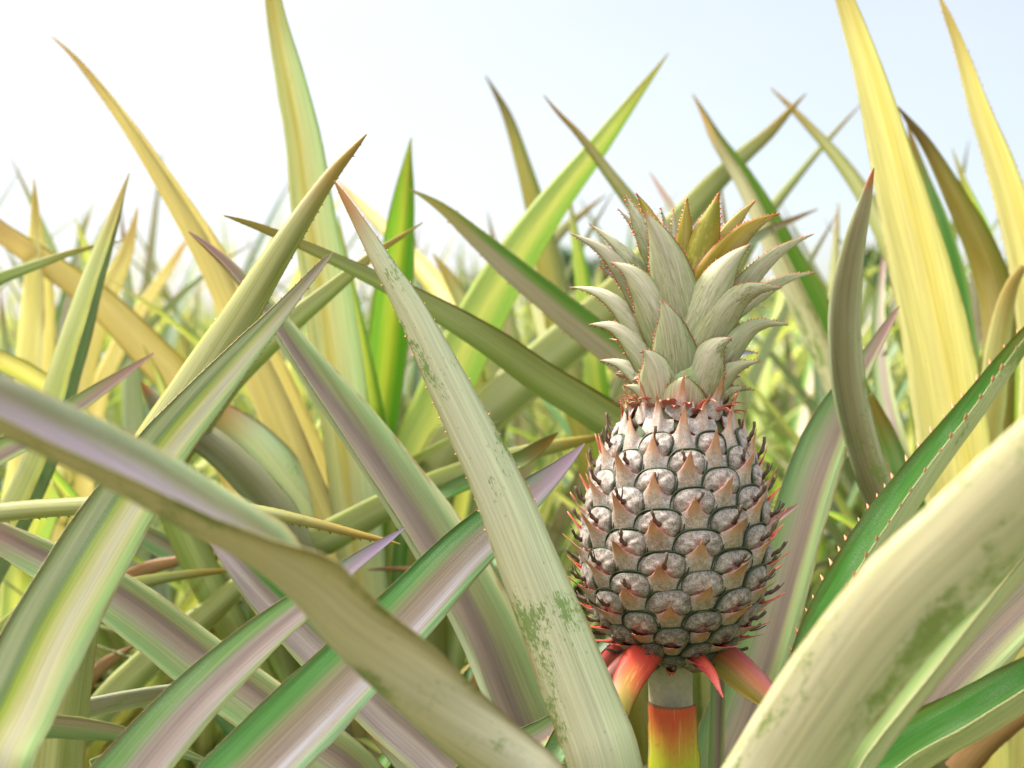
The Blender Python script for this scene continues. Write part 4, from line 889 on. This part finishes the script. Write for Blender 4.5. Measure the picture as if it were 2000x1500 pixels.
# ------------------------------------------------------------------ ground
g = Geo()
xs = np.concatenate([-np.geomspace(400, 3.2, 14), np.linspace(-3, 3, 70), np.geomspace(3.2, 400, 14)]); ys = np.concatenate([-np.geomspace(60, 1.2, 6), np.linspace(-1, 5, 70), np.geomspace(5.2, 700, 22)])
for y in ys:
    for x in xs:
        z = (.018 * math.sin(x * 7 + 1.3 * math.sin(y * 5)) + .02 * math.sin(y * 4.4 + x) + random.uniform(-.008, .008)) if abs(x) < 3.1 and -1.1 < y < 5.1 else 0
        g.v.append(np.array((x, y, z - .02)))
nx = len(xs)
for i in range(len(ys) - 1):
    for j in range(nx - 1): g.f.append((i * nx + j, i * nx + j + 1, (i + 1) * nx + j + 1, (i + 1) * nx + j)); g.m.append(0)
s = NT('soil'); tc = s.n('ShaderNodeTexCoord').outputs['Object']
n1 = s.noise(tc, 3, 6, .65); n2 = s.noise(tc, 40, 6, .7)
col = s.ramp(s.math('ADD', s.math('MULTIPLY', n1, .5), s.math('MULTIPLY', n2, .5)), [(.3, lin((110, 62, 36), .8)), (.5, lin((165, 104, 62), .8)), (.7, lin((190, 138, 96), .8))])
n4 = s.noise(tc, 1.7, 6, .7); n5 = s.noise(tc, 60, 4, .7)
wd = s.ramp(n5, [(.3, lin((40, 58, 24), .8)), (.55, lin((92, 112, 52), .8)), (.75, lin((140, 140, 80), .8))])  # green weed patches, added to cut the soil's orange bounce light
col = s.mix(s.math('MULTIPLY', s.smooth(s.math('ADD', n4, s.math('MULTIPLY', n5, .25)), .52, .62), .92), col, wd)
soil = s.finish(col, .9, 0, None, n2, .8, .02)
o = make_obj('ground', g.build('ground', [soil])); tag(o, 'orange brown bare soil between the pineapple rows', 'soil', None, 'structure')

# ------------------------------------------------------------------ light
ZEN = 6.0
SUN_EL, SUN_AZ = math.radians(50), math.radians(-62)      # azimuth from +Y, to the left
w = bpy.data.worlds.new('World'); S.world = w; w.use_nodes = True; t = w.node_tree; t.nodes.clear()
sky = t.nodes.new('ShaderNodeTexSky'); sky.sky_type = 'NISHITA'; sky.sun_disc = False; sky.sun_elevation = SUN_EL; sky.sun_rotation = SUN_AZ
sky.air_density = 1.0; sky.dust_density = 2.0; sky.ozone_density = 1.0
tc = t.nodes.new('ShaderNodeTexCoord')
nz = t.nodes.new('ShaderNodeTexNoise'); nz.inputs['Scale'].default_value = 1.6; nz.inputs['Detail'].default_value = 5
mp = t.nodes.new('ShaderNodeMapping'); mp.inputs['Scale'].default_value = (1, 1, 3.0); t.links.new(tc.outputs['Generated'], mp.inputs[0]); t.links.new(mp.outputs[0], nz.inputs['Vector'])
sx = t.nodes.new('ShaderNodeSeparateXYZ'); t.links.new(tc.outputs['Generated'], sx.inputs[0])
# thin cloud, thicker round the sun and to the left, thinning to the right
def M(op, a, b):
    x = t.nodes.new('ShaderNodeMath'); x.operation = op
    for i, v in enumerate((a, b)):
        if isinstance(v, (int, float)): x.inputs[i].default_value = v
        else: t.links.new(v, x.inputs[i])
    return x.outputs[0]
dot = t.nodes.new('ShaderNodeVectorMath'); dot.operation = 'DOT_PRODUCT'; t.links.new(tc.outputs['Generated'], dot.inputs[0])
sd = Vector((math.sin(SUN_AZ) * math.cos(SUN_EL), math.cos(SUN_AZ) * math.cos(SUN_EL), math.sin(SUN_EL))); dot.inputs[1].default_value = sd
f = M('ADD', M('MULTIPLY', dot.outputs['Value'], .62), M('MULTIPLY', nz.outputs[0], .5))
mr = t.nodes.new('ShaderNodeMapRange'); t.links.new(f, mr.inputs[0]); mr.inputs[1].default_value = .1; mr.inputs[2].default_value = .85; mr.inputs[3].default_value = .12; mr.inputs[4].default_value = .97
mx = t.nodes.new('ShaderNodeMix'); mx.data_type = 'RGBA'; t.links.new(mr.outputs[0], mx.inputs[0]); t.links.new(sky.outputs[0], mx.inputs[6]); vz = t.nodes.new('ShaderNodeMapRange'); vz.interpolation_type = 'SMOOTHSTEP'; t.links.new(sx.outputs[2], vz.inputs[0]); vz.inputs[1].default_value = .30; vz.inputs[2].default_value = .85; vz.inputs[3].default_value = 1.0; vz.inputs[4].default_value = ZEN
vm = t.nodes.new('ShaderNodeVectorMath'); vm.operation = 'SCALE'; wm = t.nodes.new('ShaderNodeMix'); wm.data_type = 'RGBA'; wm.inputs[6].default_value = (4.7, 4.75, 4.8, 1); wm.inputs[7].default_value = (7.2, 6.7, 5.7, 1); wf = t.nodes.new('ShaderNodeMapRange'); wf.interpolation_type = 'SMOOTHSTEP'; t.links.new(dot.outputs['Value'], wf.inputs[0]); wf.inputs[1].default_value = .55; wf.inputs[2].default_value = .95; t.links.new(wf.outputs[0], wm.inputs[0]); t.links.new(wm.outputs[2], vm.inputs[0]); t.links.new(vz.outputs[0], vm.inputs['Scale']); t.links.new(vm.outputs[0], mx.inputs[7])
bg = t.nodes.new('ShaderNodeBackground'); bg.inputs[1].default_value = .085; t.links.new(mx.outputs[2], bg.inputs[0])
ow = t.nodes.new('ShaderNodeOutputWorld'); t.links.new(bg.outputs[0], ow.inputs[0])
sl = bpy.data.lights.new('sun', 'SUN'); sl.energy = 4.0; sl.angle = math.radians(9); sl.color = (1, .985, .94)
so = bpy.data.objects.new('sun', sl); COL.objects.link(so); so.rotation_euler = sd.to_track_quat('Z', 'Y').to_euler()

S.view_settings.view_transform = 'Standard'; S.view_settings.look = 'None'; S.view_settings.exposure = 1.4; S.view_settings.gamma = 1
S.cycles.max_bounces = 10; S.cycles.diffuse_bounces = 5; S.cycles.transmission_bounces = 8; S.cycles.glossy_bounces = 3
